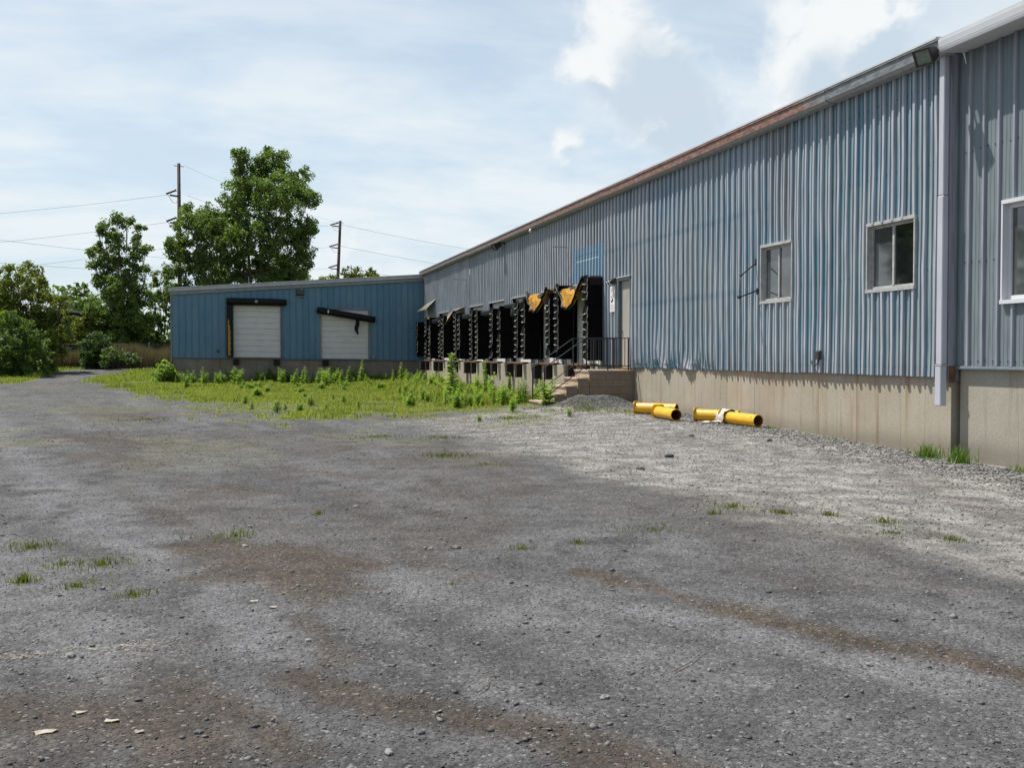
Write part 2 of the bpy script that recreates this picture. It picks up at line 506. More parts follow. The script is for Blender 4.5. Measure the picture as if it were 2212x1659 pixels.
class MB:
    def __init__(self):
        self.v = []
        self.f = []
        self.smooth = []

    def add(self, vs, fs, smooth=False):
        o = len(self.v)
        self.v += [tuple(map(float, p)) for p in vs]
        self.f += [tuple(o + i for i in q) for q in fs]
        self.smooth += [smooth] * len(fs)
        return self

    def box(self, x0, x1, y0, y1, z0, z1):
        vs = [(x, y, z) for z in (z0, z1) for y in (y0, y1) for x in (x0, x1)]
        fs = [(0, 2, 3, 1), (4, 5, 7, 6), (0, 1, 5, 4), (2, 6, 7, 3), (0, 4, 6, 2), (1, 3, 7, 5)]
        return self.add(vs, fs)

    def bar(self, a, b, w, h=None, up=(0, 0, 1)):
        a, b = Vector(a), Vector(b)
        h = h or w
        d = (b - a).normalized()
        s = d.cross(Vector(up))
        if s.length < 1e-4:
            s = d.cross(Vector((1, 0, 0)))
        s.normalize()
        u = s.cross(d)
        vs = []
        for p in (a, b):
            for i, j in ((-1, -1), (1, -1), (1, 1), (-1, 1)):
                vs.append(p + s * (i * w / 2) + u * (j * h / 2))
        fs = [(3, 2, 1, 0), (4, 5, 6, 7)] + [(i, (i + 1) % 4, 4 + (i + 1) % 4, 4 + i) for i in range(4)]
        return self.add(vs, fs)

    def tube(self, pts, radii, n=8, cap=True, smooth=True):
        pts = [Vector(p) for p in pts]
        if not hasattr(radii, '__len__'):
            radii = [radii] * len(pts)
        vs = []
        prev = None
        for i, p in enumerate(pts):
            d = (pts[min(i + 1, len(pts) - 1)] - pts[max(i - 1, 0)]).normalized()
            s = prev - d * prev.dot(d) if prev is not None else d.cross(Vector((0.31, 0.17, 1.0)))
            if s.length < 1e-4:
                s = d.cross(Vector((1, 0, 0)))
            s.normalize()
            prev = s
            u = d.cross(s)
            for k in range(n):
                a = 2 * math.pi * k / n
                vs.append(p + (s * math.cos(a) + u * math.sin(a)) * radii[i])
        fs = []
        for i in range(len(pts) - 1):
            for k in range(n):
                fs.append((i * n + k, i * n + (k + 1) % n, (i + 1) * n + (k + 1) % n, (i + 1) * n + k))
        o = len(self.v)
        self.add(vs, fs, smooth)
        if cap:
            self.f += [tuple(o + k for k in reversed(range(n))), tuple(o + (len(pts) - 1) * n + k for k in range(n))]
            self.smooth += [False, False]
        return self

    def prism(self, poly, axis, a0, a1):
        """poly: 2D points in the plane of the two other axes (in xyz order)"""
        def P(p, a):
            q = list(p)
            q.insert(axis, a)
            return q
        n = len(poly)
        vs = [P(p, a0) for p in poly] + [P(p, a1) for p in poly]
        fs = [tuple(range(n))[::-1], tuple(range(n, 2 * n))] + [(i, (i + 1) % n, n + (i + 1) % n, n + i) for i in range(n)]
        return self.add(vs, fs)

    def map(self, fn):
        self.v = [tuple(fn(*p)) for p in self.v]
        return self

    def mesh(self, name):
        me = bpy.data.meshes.new(name)
        me.from_pydata(self.v, [], self.f)
        me.polygons.foreach_set('use_smooth', self.smooth)
        me.update()
        return me

    def build(self, name, m, parent=None, fix=True, bevel=0.0):
        me = self.mesh(name)
        if fix:
            import bmesh
            bm = bmesh.new()
            bm.from_mesh(me)
            bmesh.ops.recalc_face_normals(bm, faces=bm.faces)
            bm.to_mesh(me)
            bm.free()
        o = link(name, me, m, parent)
        if bevel:
            md = o.modifiers.new('bevel', 'BEVEL')
            md.width = bevel
            md.segments = 1
            md.limit_method = 'ANGLE'
        return o


def link(name, me, m, parent=None):
    if m is not None and not me.materials:
        me.materials.append(MATS[m] if isinstance(m, str) else m)
    o = bpy.data.objects.new(name, me)
    C.objects.link(o)
    if parent is not None:
        o.parent = parent
        o.matrix_parent_inverse = parent_inv(parent)
    return o


def parent_inv(p):
    m = Matrix.LocRotScale(p.location, p.rotation_euler, p.scale)
    if p.parent is not None:
        m = p.parent['_w'] and m if False else (p.parent.matrix_basis @ p.matrix_parent_inverse @ m)
    return m.inverted()


def tag(o, label=None, cat=None, group=None, kind=None):
    if label:
        o['label'] = label
    if cat:
        o['category'] = cat
    if group:
        o['group'] = group
    if kind:
        o['kind'] = kind
    return o


def thing(name, loc, label, cat, group=None):
    o = bpy.data.objects.new(name, None)
    C.objects.link(o)
    o.location = loc
    o.empty_display_size = 0.3
    return tag(o, label, cat, group)


def np_mesh(name, verts, faces_flat, loops_per, tint=None, smooth=False):
    """fast mesh of equal-sided polygons"""
    me = bpy.data.meshes.new(name)
    nv = len(verts)
    nf = len(faces_flat) // loops_per
    me.vertices.add(nv)
    me.vertices.foreach_set('co', np.asarray(verts, np.float32).ravel())
    me.loops.add(nf * loops_per)
    me.loops.foreach_set('vertex_index', np.asarray(faces_flat, np.int32))
    me.polygons.add(nf)
    me.polygons.foreach_set('loop_start', np.arange(0, nf * loops_per, loops_per, dtype=np.int32))
    if smooth:
        me.polygons.foreach_set('use_smooth', np.ones(nf, bool))
    me.update(calc_edges=True)
    if tint is not None:
        a = me.attributes.new('tint', 'FLOAT', 'POINT')
        a.data.foreach_set('value', np.asarray(tint, np.float32))
    return me


def vnoise(x, y, seed=0):
    """value noise, arrays in, 0..1 out"""
    x = np.asarray(x, float)
    y = np.asarray(y, float)
    xi, yi = np.floor(x).astype(np.int64), np.floor(y).astype(np.int64)
    fx, fy = x - xi, y - yi
    fx, fy = fx * fx * (3 - 2 * fx), fy * fy * (3 - 2 * fy)

    def h(a, b):
        n = (a * 374761393 + b * 668265263 + seed * 974711) & 0x7fffffff
        n = ((n ^ (n >> 13)) * 1274126177) & 0x7fffffff
        return ((n ^ (n >> 16)) & 0xffff) / 65535.0
    return (h(xi, yi) * (1 - fx) + h(xi + 1, yi) * fx) * (1 - fy) + (h(xi, yi + 1) * (1 - fx) + h(xi + 1, yi + 1) * fx) * fy


def fbm(x, y, seed=0, octv=4):
    s, a, t = 0.0, 0.5, 0.0
    for k in range(octv):
        s = s + a * vnoise(x * 2 ** k, y * 2 ** k, seed + k)
        t += a
        a *= 0.5
    return s / t


def sstep(v, a, b):
    t = np.clip((np.asarray(v, float) - a) / (b - a), 0, 1)
    return t * t * (3 - 2 * t)


# ------------------------------------------------------------------ ground
WX = 10.20          # plane of the old cladding's pans
FX = 10.26          # concrete under it
EX = 10.30          # plane of the newer section
DY = 58.44          # plane of the annex front


def gz(x, y):
    """height of the yard"""
    x = np.asarray(x, float)
    y = np.asarray(y, float)
    along = np.clip(0.24 - (26.4 - y) * 0.0222, -0.14, 0.25)
    along = np.where(y > 26.4, 0.24 * (1 - sstep(y, 27.0, 31.5)), along)
    z = along * sstep(x, 4.0, 9.6)
    z = z + 0.62 * sstep(y, 63.0, 86.0)
    z = z + 0.05 * (fbm(x * 0.23, y * 0.23, 3) - 0.5) * sstep(np.hypot(x, y), 1.0, 6.0)
    z = z + 0.035 * (fbm(x * 0.9, y * 0.9, 5) - 0.5)
    # the heap of stone by the steps
    hx = x + 0.35 * (fbm(x * 1.7, y * 1.7, 15) - 0.5)
    z = z + (0.25 + 0.16 * (fbm(x * 2.6, y * 2.6, 17) - 0.5)) * np.exp(-np.abs((hx - 8.80) / 0.80) ** 2.6 - ((y - 25.80) / 0.50) ** 2)
    z = z + 0.10 * np.exp(-((x - 8.0) / 0.7) ** 2 - ((y - 25.2) / 0.45) ** 2)
    return z


def grass_mask(x, y):
    """where the grass and weeds have taken the yard"""
    n = fbm(x * 0.55, y * 0.55, 21)
    n2 = fbm(x * 1.9, y * 1.9, 25)
    # near edge of the grassy corner, from the far left round to the steps
    edge = np.interp(x, [-9.5, -8.4, -3.3, -0.8, 0.6, 2.3, 5.2, 8.0, 10.2], [70.0, 66.5, 44.0, 32.5, 26.5, 24.7, 25.2, 26.6, 27.2])
    m = sstep((y - edge) * 0.5 + (n - 0.5) * 13.0 + (n2 - 0.5) * 7.0, -1.0, 4.2) * (x < 10.3) * (y < 61) * (x > -9.5)
    # bare strip of stone crossing it
    bare = np.exp(-((y - (31.3 - 0.25 * (x - 0.5))) / 2.6) ** 2) * np.exp(-((x - 0.2) / 2.6) ** 2)
    m = m * (1 - 0.93 * sstep(bare + (n2 - 0.5) * 0.5, 0.30, 0.62))
    m = m * (0.22 + 0.78 * sstep(n2, 0.36, 0.58))
    # verges of the track behind
    track = np.abs(x - track_x(y))
    v = sstep(y + (n - 0.5) * 5, 61.0, 65.0) * sstep(track + (n - 0.5) * 1.2, 1.9, 2.8)
    v = np.where((x < -11.3) & (y > 50), np.maximum(v, sstep(y + (n - 0.5) * 6, 58.5, 63.0)), v)
    return np.clip(np.maximum(m, v), 0, 1)


def grass_fringe(x, y):
    """thin growth creeping out of the grassy corner"""
    n = fbm(x * 0.8, y * 0.45, 141)
    n2 = fbm(x * 2.6, y * 1.6, 143)
    edge = np.interp(x, [-9.5, -8.4, -3.3, -0.8, 0.6, 2.3, 5.2, 8.0, 10.2], [70.0, 66.5, 42.0, 29.5, 23.5, 21.8, 22.6, 24.4, 26.5])
    return sstep((y - edge) * 0.35 + (n - 0.5) * 7 + (n2 - 0.5) * 5, 0.2, 3.2) * 0.55


def track_x(y):
    return np.interp(y, [50, 62, 70, 78, 84, 90, 130], [-11.0, -10.6, -10.4, -8.8, -5.0, 2.0, 60.0])


def ell(x, y, cx, cy, rx, ry, ang, seed, rough=0.9):
    c, s = math.cos(ang), math.sin(ang)
    u, v = ((x - cx) * c + (y - cy) * s) / rx, (-(x - cx) * s + (y - cy) * c) / ry
    r = np.sqrt(u * u + v * v) + (fbm(x * 1.6, y * 1.6, seed) - 0.5) * rough * 1.3 + (fbm(x * 7, y * 5, seed + 7) - 0.5) * 1.3
    return 1 - sstep(r, 0.45, 1.05)


def band(x, y, poly, hw, seed, rough=1.0):
    """soft-edged strip along a line on the ground"""
    d = np.full(np.shape(x), 1e9)
    for (ax, ay), (bx, by) in zip(poly[:-1], poly[1:]):
        vx, vy = bx - ax, by - ay
        t = np.clip(((x - ax) * vx + (y - ay) * vy) / (vx * vx + vy * vy), 0, 1)
        d = np.minimum(d, np.hypot(x - ax - t * vx, y - ay - t * vy))
    r = d / hw + (fbm(x * 2.2, y * 1.3, seed) - 0.5) * 1.2 * rough + (fbm(x * 9, y * 5, seed + 3) - 0.5) * 1.1 * rough
    return 1 - sstep(r, 0.35, 1.15)


def inside(x, y, poly):
    c = np.zeros(np.shape(x), bool)
    for (ax, ay), (bx, by) in zip(poly, poly[1:] + poly[:1]):
        k = ((ay > y) != (by > y)) & (x < (bx - ax) * (y - ay) / (by - ay + 1e-12) + ax)
        c ^= k
    return c


def gravel_mask(x, y):
    e = np.interp(y, [5.0, 6.5, 8.0, 8.6, 10.0, 12.2, 16.0, 20.7, 23.2, 26.0, 28.0], [5.9, 5.5, 5.15, 4.75, 4.5, 4.25, 4.1, 3.9, 3.2, 5.5, 8.4])
    n = fbm(x * 0.8, y * 0.5, 31) - 0.5
    n2 = fbm(x * 3.1, y * 2.3, 35) - 0.5
    return sstep(x - e + n * 1.7 + n2 * 0.7, -0.5, 0.9) * (1 - sstep(y, 27.0, 29.5))


def build_ground():
    def ax(parts):
        out = []
        for a, b, st in parts:
            out.append(np.arange(a, b, st))
        out.append([parts[-1][1]])
        return np.concatenate(out)
    xs = ax([(-900, -120, 60), (-120, -30, 6), (-30, -14, 1.2), (-14, -5, 0.32), (-5, 10.6, 0.085), (10.6, 16, 0.8), (16, 60, 8), (60, 900, 60)])
    ys = ax([(-600, -30, 50), (-30, 0, 3), (0, 3, 0.4), (3, 14, 0.085), (14, 30, 0.14), (30, 62, 0.35), (62, 95, 0.8), (95, 200, 6), (200, 1400, 100)])
    X, Y = np.meshgrid(xs, ys)
    Z = gz(X, Y)
    nx, ny = len(xs), len(ys)
    co = np.stack([X, Y, Z], -1).reshape(-1, 3)
    i = np.arange(nx - 1)[None, :] + np.arange(ny - 1)[:, None] * nx
    f = np.stack([i, i + 1, i + nx + 1, i + nx], -1).reshape(-1)
    me = np_mesh('ground', co, f, 4, smooth=True)
    x, y = co[:, 0], co[:, 1]
    g = gravel_mask(x, y)
    dirt = np.zeros_like(x)
    for (poly, hw, k) in [([(-0.28, 8.75), (0.17, 8.3), (0.74, 7.6)], 0.46, 0.95), ([(0.15, 8.1), (0.25, 7.4), (0.5, 6.9)], 0.52, 0.95),
                          ([(2.37, 7.01), (2.58, 6.41), (2.78, 5.8), (2.99, 5.35), (3.15, 4.91), (3.38, 4.54), (3.59, 4.1)], 0.17, 0.95),
                          ([(-0.37, 5.06), (-0.12, 4.79), (0.09, 4.43), (0.25, 4.03)], 0.13, 0.8), ([(0.27, 5.0), (0.49, 4.67), (0.73, 4.41), (1.06, 4.12), (1.34, 3.79), (1.6, 3.4)], 0.17, 0.8),
                          ([(-0.95, 4.75), (-0.4, 4.65), (-0.15, 4.3)], 0.32, 0.75), ([(-3.09, 20.8), (-1.19, 18.75)], 0.55, 0.85), ([(-2.26, 16.91), (-1.11, 15.56)], 0.40, 0.75),
                          ([(-0.41, 12.67), (0.25, 11.87)], 0.32, 0.7), ([(0.67, 14.47), (1.39, 13.16)], 0.35, 0.6), ([(-3.6, 31), (-2.4, 27)], 1.2, 0.7), ([(3.0, 15.2), (3.5, 13.9)], 0.4, 0.5),
                          ([(1.2, 7.9), (1.5, 7.0)], 0.25, 0.4), ([(0.35, 6.2), (0.5, 5.2)], 0.10, 0.7)]:
        dirt = np.maximum(dirt, k * band(x, y, poly, hw, int(poly[0][0] * 10 + poly[0][1] * 7) % 97))
    dirt = np.maximum(dirt, 0.30 * sstep(fbm(x * 0.8, y * 0.3, 77), 0.58, 0.72))
    gr = grass_mask(x, y)
    # wheel tracks curving off to the left, loose pale stone thrown out beside packed brown lanes
    tx = np.interp(y, [2, 6, 9, 14, 22, 34, 60], [2.9, 1.6, -0.2, -1.6, -3.6, -6.3, -10.8])
    u = x - tx + 0.35 * (fbm(x * 0.4, y * 0.25, 47) - 0.5)
    lanes = fbm(u * 1.5, y * 0.11, 41)
    worn = 0.75 * sstep(lanes, 0.50, 0.66) * (0.55 + 0.6 * fbm(x * 1.7, y * 1.1, 42))
    for (poly, hw, k) in [([(-6.5, 30.0), (-3.67, 19.4), (-2.03, 12.66), (-1.1, 9.56), (-0.4, 7.6), (-0.03, 6.42), (0.2, 5.4)], 0.30, 0.95),
                          ([(0.75, 7.15), (1.5, 7.0), (2.01, 6.13), (2.53, 5.58), (2.91, 4.75), (3.28, 3.84)], 0.26, 1.0), ([(3.75, 5.6), (3.85, 4.9), (3.78, 4.3)], 0.14, 0.8),
                          ([(-1.6, 8.2), (-1.0, 6.4), (-0.6, 5.7)], 0.55, 0.75), ([(4.6, 8.2), (4.2, 6.4), (4.1, 5.0)], 0.35, 0.6)]:
        worn = np.maximum(worn, k * band(x, y, poly, hw, int(poly[0][1] * 13) % 89, 0.8))
    packp = inside(x + 0.9 * (fbm(x * 0.9, y * 0.5, 81) - 0.5), y + 2.5 * (fbm(x * 0.7, y * 0.4, 83) - 0.5),
                   [(-3.4, 23.0), (1.66, 21.5), (4.08, 17.4), (4.6, 13.3), (4.0, 10.3), (2.31, 7.6), (0.9, 7.35), (-0.23, 9.33), (-1.2, 11.67)]).astype(float)
    packp = packp * sstep(fbm(x * 1.3, y * 0.6, 85), 0.30, 0.60)
    worn = worn * (1 - 0.75 * packp)
    dark = 0.6 * sstep(fbm(u * 1.3 + 9, y * 0.18, 53), 0.56, 0.70) * (1 - worn)
    dark = np.maximum(dark, sstep(fbm(x * 3.1, y * 1.5, 57), 0.66, 0.74) * 0.95)
    for (poly, hw) in [([(-0.37, 5.0), (-0.12, 4.75), (0.09, 4.4), (0.25, 4.0)], 0.16), ([(0.3, 4.95), (0.49, 4.6), (0.73, 4.35), (1.06, 4.05), (1.5, 3.5)], 0.22), ([(-0.95, 4.7), (-0.4, 4.55), (-0.1, 4.1)], 0.34), ([(-0.1, 4.0), (1.2, 3.6)], 0.3)]:
        dark = np.maximum(dark, 0.85 * band(x, y, poly, hw, 23, 1.1))
    dirt = np.maximum(dirt, 0.40 * packp)
    worn, dark = np.clip(worn, 0, 1), np.clip(dark, 0, 1)
    soil = np.clip(sstep(fbm(x * 0.9, y * 0.6, 61), 0.52, 0.66) * sstep(y, 11, 20) * 0.5 * (1 - g * 0.8), 0, 1)
    soil = np.maximum(soil, 0.75 * sstep(gr, 0.05, 0.5))
    soil = np.maximum(soil, 0.9 * grass_fringe(x, y) * (y < 60) * (x > -9.5) * (x < 10.2))
    for nm, arr in (('m1', (g, dirt, gr ** 1.7 * (0.35 + 0.65 * sstep(fbm(x * 1.4, y * 0.9, 151), 0.38, 0.60)))), ('m2', (worn, dark, soil))):
        a = me.attributes.new(nm, 'FLOAT_VECTOR', 'POINT')
        a.data.foreach_set('vector', np.stack(arr, -1).astype(np.float32).ravel())
    o = link('ground', me, 'yard_ground')
    tag(o, kind='structure')


build_ground()


def gzs(x, y):
    return float(gz(np.array([x]), np.array([y]))[0])


# ------------------------------------------------------------------ ribbed sheets
def rib_profile(width, pitch, kind):
    """(distance along the wall, how far it stands out)"""
    pts = []
    n = int(round(width / pitch))
    for k in range(n):
        o = k * pitch
        if kind == 'old':
            q = [(0.0, 0.0), (0.016, 0.046), (0.070, 0.046), (0.088, 0.0), (0.140, 0.0), (0.150, 0.022), (0.180, 0.022), (0.192, 0.0)]
        elif kind == 'new':
            q = [(0.0, 0.0), (0.026, 0.040), (0.064, 0.040), (0.092, 0.0), (0.150, 0.0), (0.160, 0.006), (0.176, 0.006), (0.186, 0.0),
                 (0.226, 0.0), (0.236, 0.006), (0.252, 0.006), (0.262, 0.0)]
        else:
            q = [(0.0, 0.0), (0.006, 0.030), (0.026, 0.030), (0.032, 0.0), (0.19, 0.002)]
        pts += [(o + a, b) for a, b in q]
    pts.append((n * pitch, 0.0))
    return pts


def ribbed(a0, width, pitch, kind, zb, zt, openings, put, rows=None, warp=None):
    """sheet from a0 along the wall; openings = (a0,a1,z0,z1); put(a,out,z)->xyz. zb, zt may be functions of a"""
    prof = rib_profile(width, pitch, kind)
    mb = MB()
    fb = zb if callable(zb) else (lambda a: zb)
    ft = zt if callable(zt) else (lambda a: zt)
    for (p, o0), (q, o1) in zip(prof[:-1], prof[1:]):
        y0, y1 = a0 + p, a0 + q
        mid = (y0 + y1) / 2
        spans = [(fb(mid), ft(mid))]
        for (u0, u1, z0, z1) in openings:
            if u0 <= mid <= u1:
                new = []
                for s0, s1 in spans:
                    if z0 > s0:
                        new.append((s0, min(s1, z0)))
                    if z1 < s1:
                        new.append((max(s0, z1), s1))
                spans = [s for s in new if s[1] - s[0] > 0.01]
        for s0, s1 in spans:
            zz = [s0] + [z for z in (rows or []) if s0 + 0.02 < z < s1 - 0.02] + [s1]
            vs = []
            for z in zz:
                for yy, oo in ((y0, o0), (y1, o1)):
                    e = warp(yy, oo, z) if warp else (yy, oo, z)
                    vs.append(put(*e))
            fs = [(2 * i, 2 * i + 1, 2 * i + 3, 2 * i + 2) for i in range(len(zz) - 1)]
            mb.add(vs, fs)
    return mb


# ------------------------------------------------------------------ old warehouse
BASE = 1.17
EAVE = 6.00
Y0, Y1 = 13.58, 58.40
wh = thing('warehouse', (WX, 36.0, 0.0), 'long old warehouse with faded blue ribbed metal wall and row of black dock seals', 'warehouse')
WIN_A = (18.12, 19.36, 2.55, 3.65)
WIN_B = (14.38, 15.67, 2.56, 3.64)
DOOR = (26.60, 27.56, 1.14, 3.60)
DOCK_N = [28.75 + 3.72 * k for k in range(8)]       # near side of each dock
DOCK_W = 2.72
opens = [WIN_A, WIN_B, DOOR]
for n in DOCK_N:
    opens.append((n + 0.25, n + DOCK_W + 0.05, 1.0, 3.62))

pitch = 0.265
pw = pitch * 4
npan = int(round((Y1 - Y0) / pw))
pw_fit = (Y1 - Y0) / npan
sc_ = pw_fit / pw
rnd = random.Random(3)


def waver(yy, oo, z):
    """thin sheet never hangs quite flat"""
    n = 0.22 * (math.sin(yy * 2.3 + z * 1.1) + math.sin(yy * 0.9 - z * 2.3 + 1.7))
    n2 = 0.16 * (math.sin(yy * 7.1 + z * 2.9 + 0.4) + math.sin(yy * 4.3 - z * 4.1 + 2.2) + math.sin(yy * 11.3 + z * 1.7))
    return (yy + 0.010 * n2, oo + 0.024 * n + 0.010 * n2, z)


def crumple(yy, oo, z):
    """dented foot of the sheets between the steps and the pipes"""
    k = float(sstep(yy, 21.0, 22.0) * (1 - sstep(yy, 26.0, 26.5)))
    w = math.exp(-max(z - BASE, 0) / 0.22) * k
    n = float(fbm(np.array([yy * 2.1]), np.array([z * 3.3]), 91)[0]) - 0.5
    n2 = float(fbm(np.array([yy * 7.0]), np.array([z * 5.0]), 93)[0]) - 0.5
    wide = math.exp(-max(z - BASE, 0) / 0.9) * k
    yy, oo, z = waver(yy, oo, z)
    return (yy + 0.09 * n * w, oo * (1 - 0.5 * w) + 0.20 * n * w + 0.07 * n2 * w + 0.05 * n * wide, z + (0.09 * n2 * w if z < BASE + 0.02 else 0))


for i in range(npan):
    a0 = Y0 + i * pw_fit
    off = rnd.uniform(0.0, 0.006) + (0.004 if i % 2 else 0.0)
    dz = rnd.uniform(-0.012, 0.012)
    tilt = rnd.uniform(-0.0012, 0.0012)
    damaged = 20.5 < a0 < 26.6
    mb = ribbed(a0, pw, pitch, 'old', BASE + dz, EAVE, opens,
                lambda a, o, z, off=off, tilt=tilt, a0=a0: (WX - o - off - tilt * (z - 3), a0 + (a - a0) * sc_, z),
                rows=([BASE + 0.06, BASE + 0.13, BASE + 0.24, BASE + 0.45, BASE + 0.8] if damaged else [1.6]) + [2.2, 2.8, 3.4, 4.0, 4.6, 5.2],
                warp=crumple if damaged else waver)
    mb.build('wall_panel', 'old_cladding', wh, fix=False)

# screws in rows along the girts
sb = MB()
for zrow in (1.33, 2.81, 4.41, 5.55):
    y = Y0 + 0.12
    while y < 44:
        if not any(o[0] - 0.02 < y < o[1] + 0.02 and o[2] < zrow < o[3] + 0.05 for o in opens):
            zz = zrow + rnd.uniform(-0.012, 0.012)
            r = 0.011
            vs = [(WX - 0.012, y + r * math.cos(a), zz + r * math.sin(a)) for a in [k * math.pi / 3 for k in range(6)]] + [(WX - 0.024, y, zz)]
            sb.add(vs, [(k, (k + 1) % 6, 6) for k in range(6)])
        y += pw_fit / 8
sc = sb.build('screws', 'lamp_bronze', wh)
sc['kind'] = 'stuff'

# concrete under the cladding, cast in boards about two feet wide
def cast_wall(parent, x, y0, y1, step, ztop, zlow, m, depth=0.3):
    n = int(round((y1 - y0) / step))
    st = (y1 - y0) / n
    for k in range(n):
        p = rnd.uniform(0.0, 0.004)
        b = MB().box(x - p, x + depth, y0 + k * st + 0.003, y0 + (k + 1) * st - 0.003, zlow, ztop)
        b.build('concrete_panel', m, parent, fix=False)
    MB().box(x + 0.012, x + depth - 0.01, y0 + 0.001, y1 - 0.001, zlow, ztop - 0.004).build('foundation_core', m, parent, fix=False)


cast_wall(wh, FX, Y0 + 0.02, 28.4, 0.62, BASE + 0.02, -0.5, 'concrete')
# the dock face stands further out
DX = 9.88
for k, n in enumerate(DOCK_N):
    nxt = DOCK_N[k + 1] if k < 7 else Y1
    a = n - (0.35 if k == 0 else 0.0)
    MB().box(DX, FX + 0.3, a, n + 0.30, -0.4, 1.19).build('dock_pier', 'concrete', wh, fix=False, bevel=0.012)
    MB().box(DX + 0.10, FX + 0.3, n + 0.302, n + 2.348, -0.4, 1.15).build('dock_wall', 'concrete', wh, fix=False)
    MB().box(DX, FX + 0.3, n + 2.35, nxt - 0.002, -0.4, 1.19).build('dock_pier', 'concrete', wh, fix=False, bevel=0.012)
    MB().box(DX - 0.01, DX + 0.2, n + 0.2, n + 2.55, 1.193, 1.25).build('dock_edge_angle', 'rust', wh, fix=False)
    for yy in (n + 0.55, n + 1.92):
        bm_ = MB()
        for s in range(5):
            bm_.box(DX - 0.15 + 0.004 * (s % 2), DX + 0.098, yy + s * 0.05, yy + s * 0.05 + 0.046, 0.70 + rnd.uniform(0, 0.02), 1.17)
        bm_.build('dock_bumper', 'bumper_rubber', wh, fix=False)
    # sectional door behind the seal
    dd = MB().box(WX + 0.12, WX + 0.16, n + 0.2, n + DOCK_W + 0.1, 1.2, 3.75).build('dock_door', 'door_white', wh, fix=False)
    for s in range(5):
        z0 = 1.22 + s * 0.49
        MB().box(WX + 0.10, WX + 0.122, n + 0.22, n + DOCK_W + 0.08, z0 + 0.006, z0 + 0.484).build('door_section', 'door_white', dd, fix=False, bevel=0.006)
    if k in (0, 1):
        pass
    fl = MB().box(WX - 0.075, WX + 0.05, n + 0.18, n + DOCK_W + 0.12, 3.62, 3.66).build('head_flashing', 'alu_light', wh, fix=False)

# inside of the wall, so that the openings do not look through
MB().box(WX + 0.02, WX + 0.05, Y0 + 0.03, DOOR[0] - 0.05, 3.75, 5.95).build('inner_liner', 'shed_wood', wh, fix=False)

# roof and eave
def roof_z(x):
    return 6.10 + (x - 9.93) / 12.0


rb = MB()
rb.prism([(9.90, 6.105), (9.90, 6.135), (40.0, roof_z(40) + 0.03), (40.0, roof_z(40))], 1, Y0 - 0.02, Y1 + 0.1)
rb.build('roof', 'roof_metal', wh)
ys_g = [13.45, 16.6, 21.9, 27.9, 34.0, 40.0, 46.2, 52.4, 58.55]
for a, b in zip(ys_g[:-1], ys_g[1:]):
    sag = rnd.uniform(-0.012, 0.008)
    g = MB()
    prof = [(10.02, 5.924), (9.932, 5.916 + sag), (9.925, 6.06 + sag), (9.905, 6.072 + sag), (9.905, 6.10), (10.02, 6.10)]
    g.prism(prof, 1, a + 0.004, b - 0.004)
    g.build('gutter', 'gutter_paint', wh)
    MB().prism([(9.934, 5.914 + sag), (10.00, 5.878 + sag * 0.5), (10.17, 5.878), (10.17, 5.89), (10.00, 5.89 + sag * 0.5), (9.95, 5.914 + sag)], 1, a + 0.01, b - 0.01).build('gutter_bottom', 'galvanised', wh)
MB().box(9.955, WX + 0.02, Y0 - 0.02, Y1, 5.908, 5.93).build('soffit', 'galvanised', wh, fix=False)
MB().box(WX - 0.06, WX + 0.10, Y1 - 0.16, Y1 - 0.02, 1.2, 5.9).build('corner_post', 'corner_trim', wh, fix=False)
# end of the old wall, turned round the corner beside the downspout
MB().box(WX - 0.036, EX + 0.05, Y0 - 0.035, Y0 - 0.006, 1.12, 5.9).build('end_trim', 'new_cladding', wh, fix=False)
MB().box(WX - 0.038, EX - 0.03, Y0 - 0.05, Y0 - 0.037, 1.10, 1.34).build('end_flashing', 'rust', wh, fix=False)
# rest of the shell (back and roof line), out of sight
MB().box(WX + 0.5, 39.5, Y1 - 0.3, Y1 - 0.05, 0, 6.0).build('rear_wall', 'concrete', wh, fix=False)
MB().box(WX + 3.0, WX + 3.1, Y0 + 0.1, Y1 - 0.1, 0, 6.0).build('inner_wall', 'shed_wood', wh, fix=False)


def window(parent, x, spec, frame_m, trim_m, panes, sill_out=0.05, fw=0.045):
    y0, y1, z0, z1 = spec
    w = MB()
    # outer trim
    w.box(x - sill_out, x + 0.10, y0 - 0.005, y1 + 0.005, z1 - 0.02, z1 + 0.035)
    w.box(x - sill_out - 0.01, x + 0.10, y0 - 0.012, y1 + 0.012, z0 - 0.035, z0 + 0.02)
    w.box(x - sill_out + 0.004, x + 0.10, y0 - 0.008, y0 + 0.022, z0 + 0.02, z1 - 0.02)
    w.box(x - sill_out + 0.004, x + 0.10, y1 - 0.022, y1 + 0.008, z0 + 0.02, z1 - 0.02)
    root = w.build('window', trim_m, parent, fix=False)
    f = MB()
    i0, i1, k0, k1 = y0 + 0.022, y1 - 0.022, z0 + 0.02, z1 - 0.02
    xi = x + 0.035
    f.box(xi, xi + 0.05, i0, i1, k0, k0 + fw)
    f.box(xi, xi + 0.05, i0, i1, k1 - fw, k1)
    f.box(xi, xi + 0.05, i0, i0 + fw, k0 + fw, k1 - fw)
    f.box(xi, xi + 0.05, i1 - fw, i1, k0 + fw, k1 - fw)
    ym = (y0 + y1) / 2
    f.box(xi - 0.008, xi + 0.05, ym - 0.025, ym + 0.025, k0 + fw, k1 - fw)
    f.build('sash_frame', frame_m, root, fix=False)
    MB().box(xi + 0.018, xi + 0.024, i0 + fw, ym - 0.025, k0 + fw, k1 - fw).build('pane', panes[0], root, fix=False)
    MB().box(xi + 0.030, xi + 0.036, ym + 0.025, i1 - fw, k0 + fw, k1 - fw).build('pane', panes[1], root, fix=False)
    return root


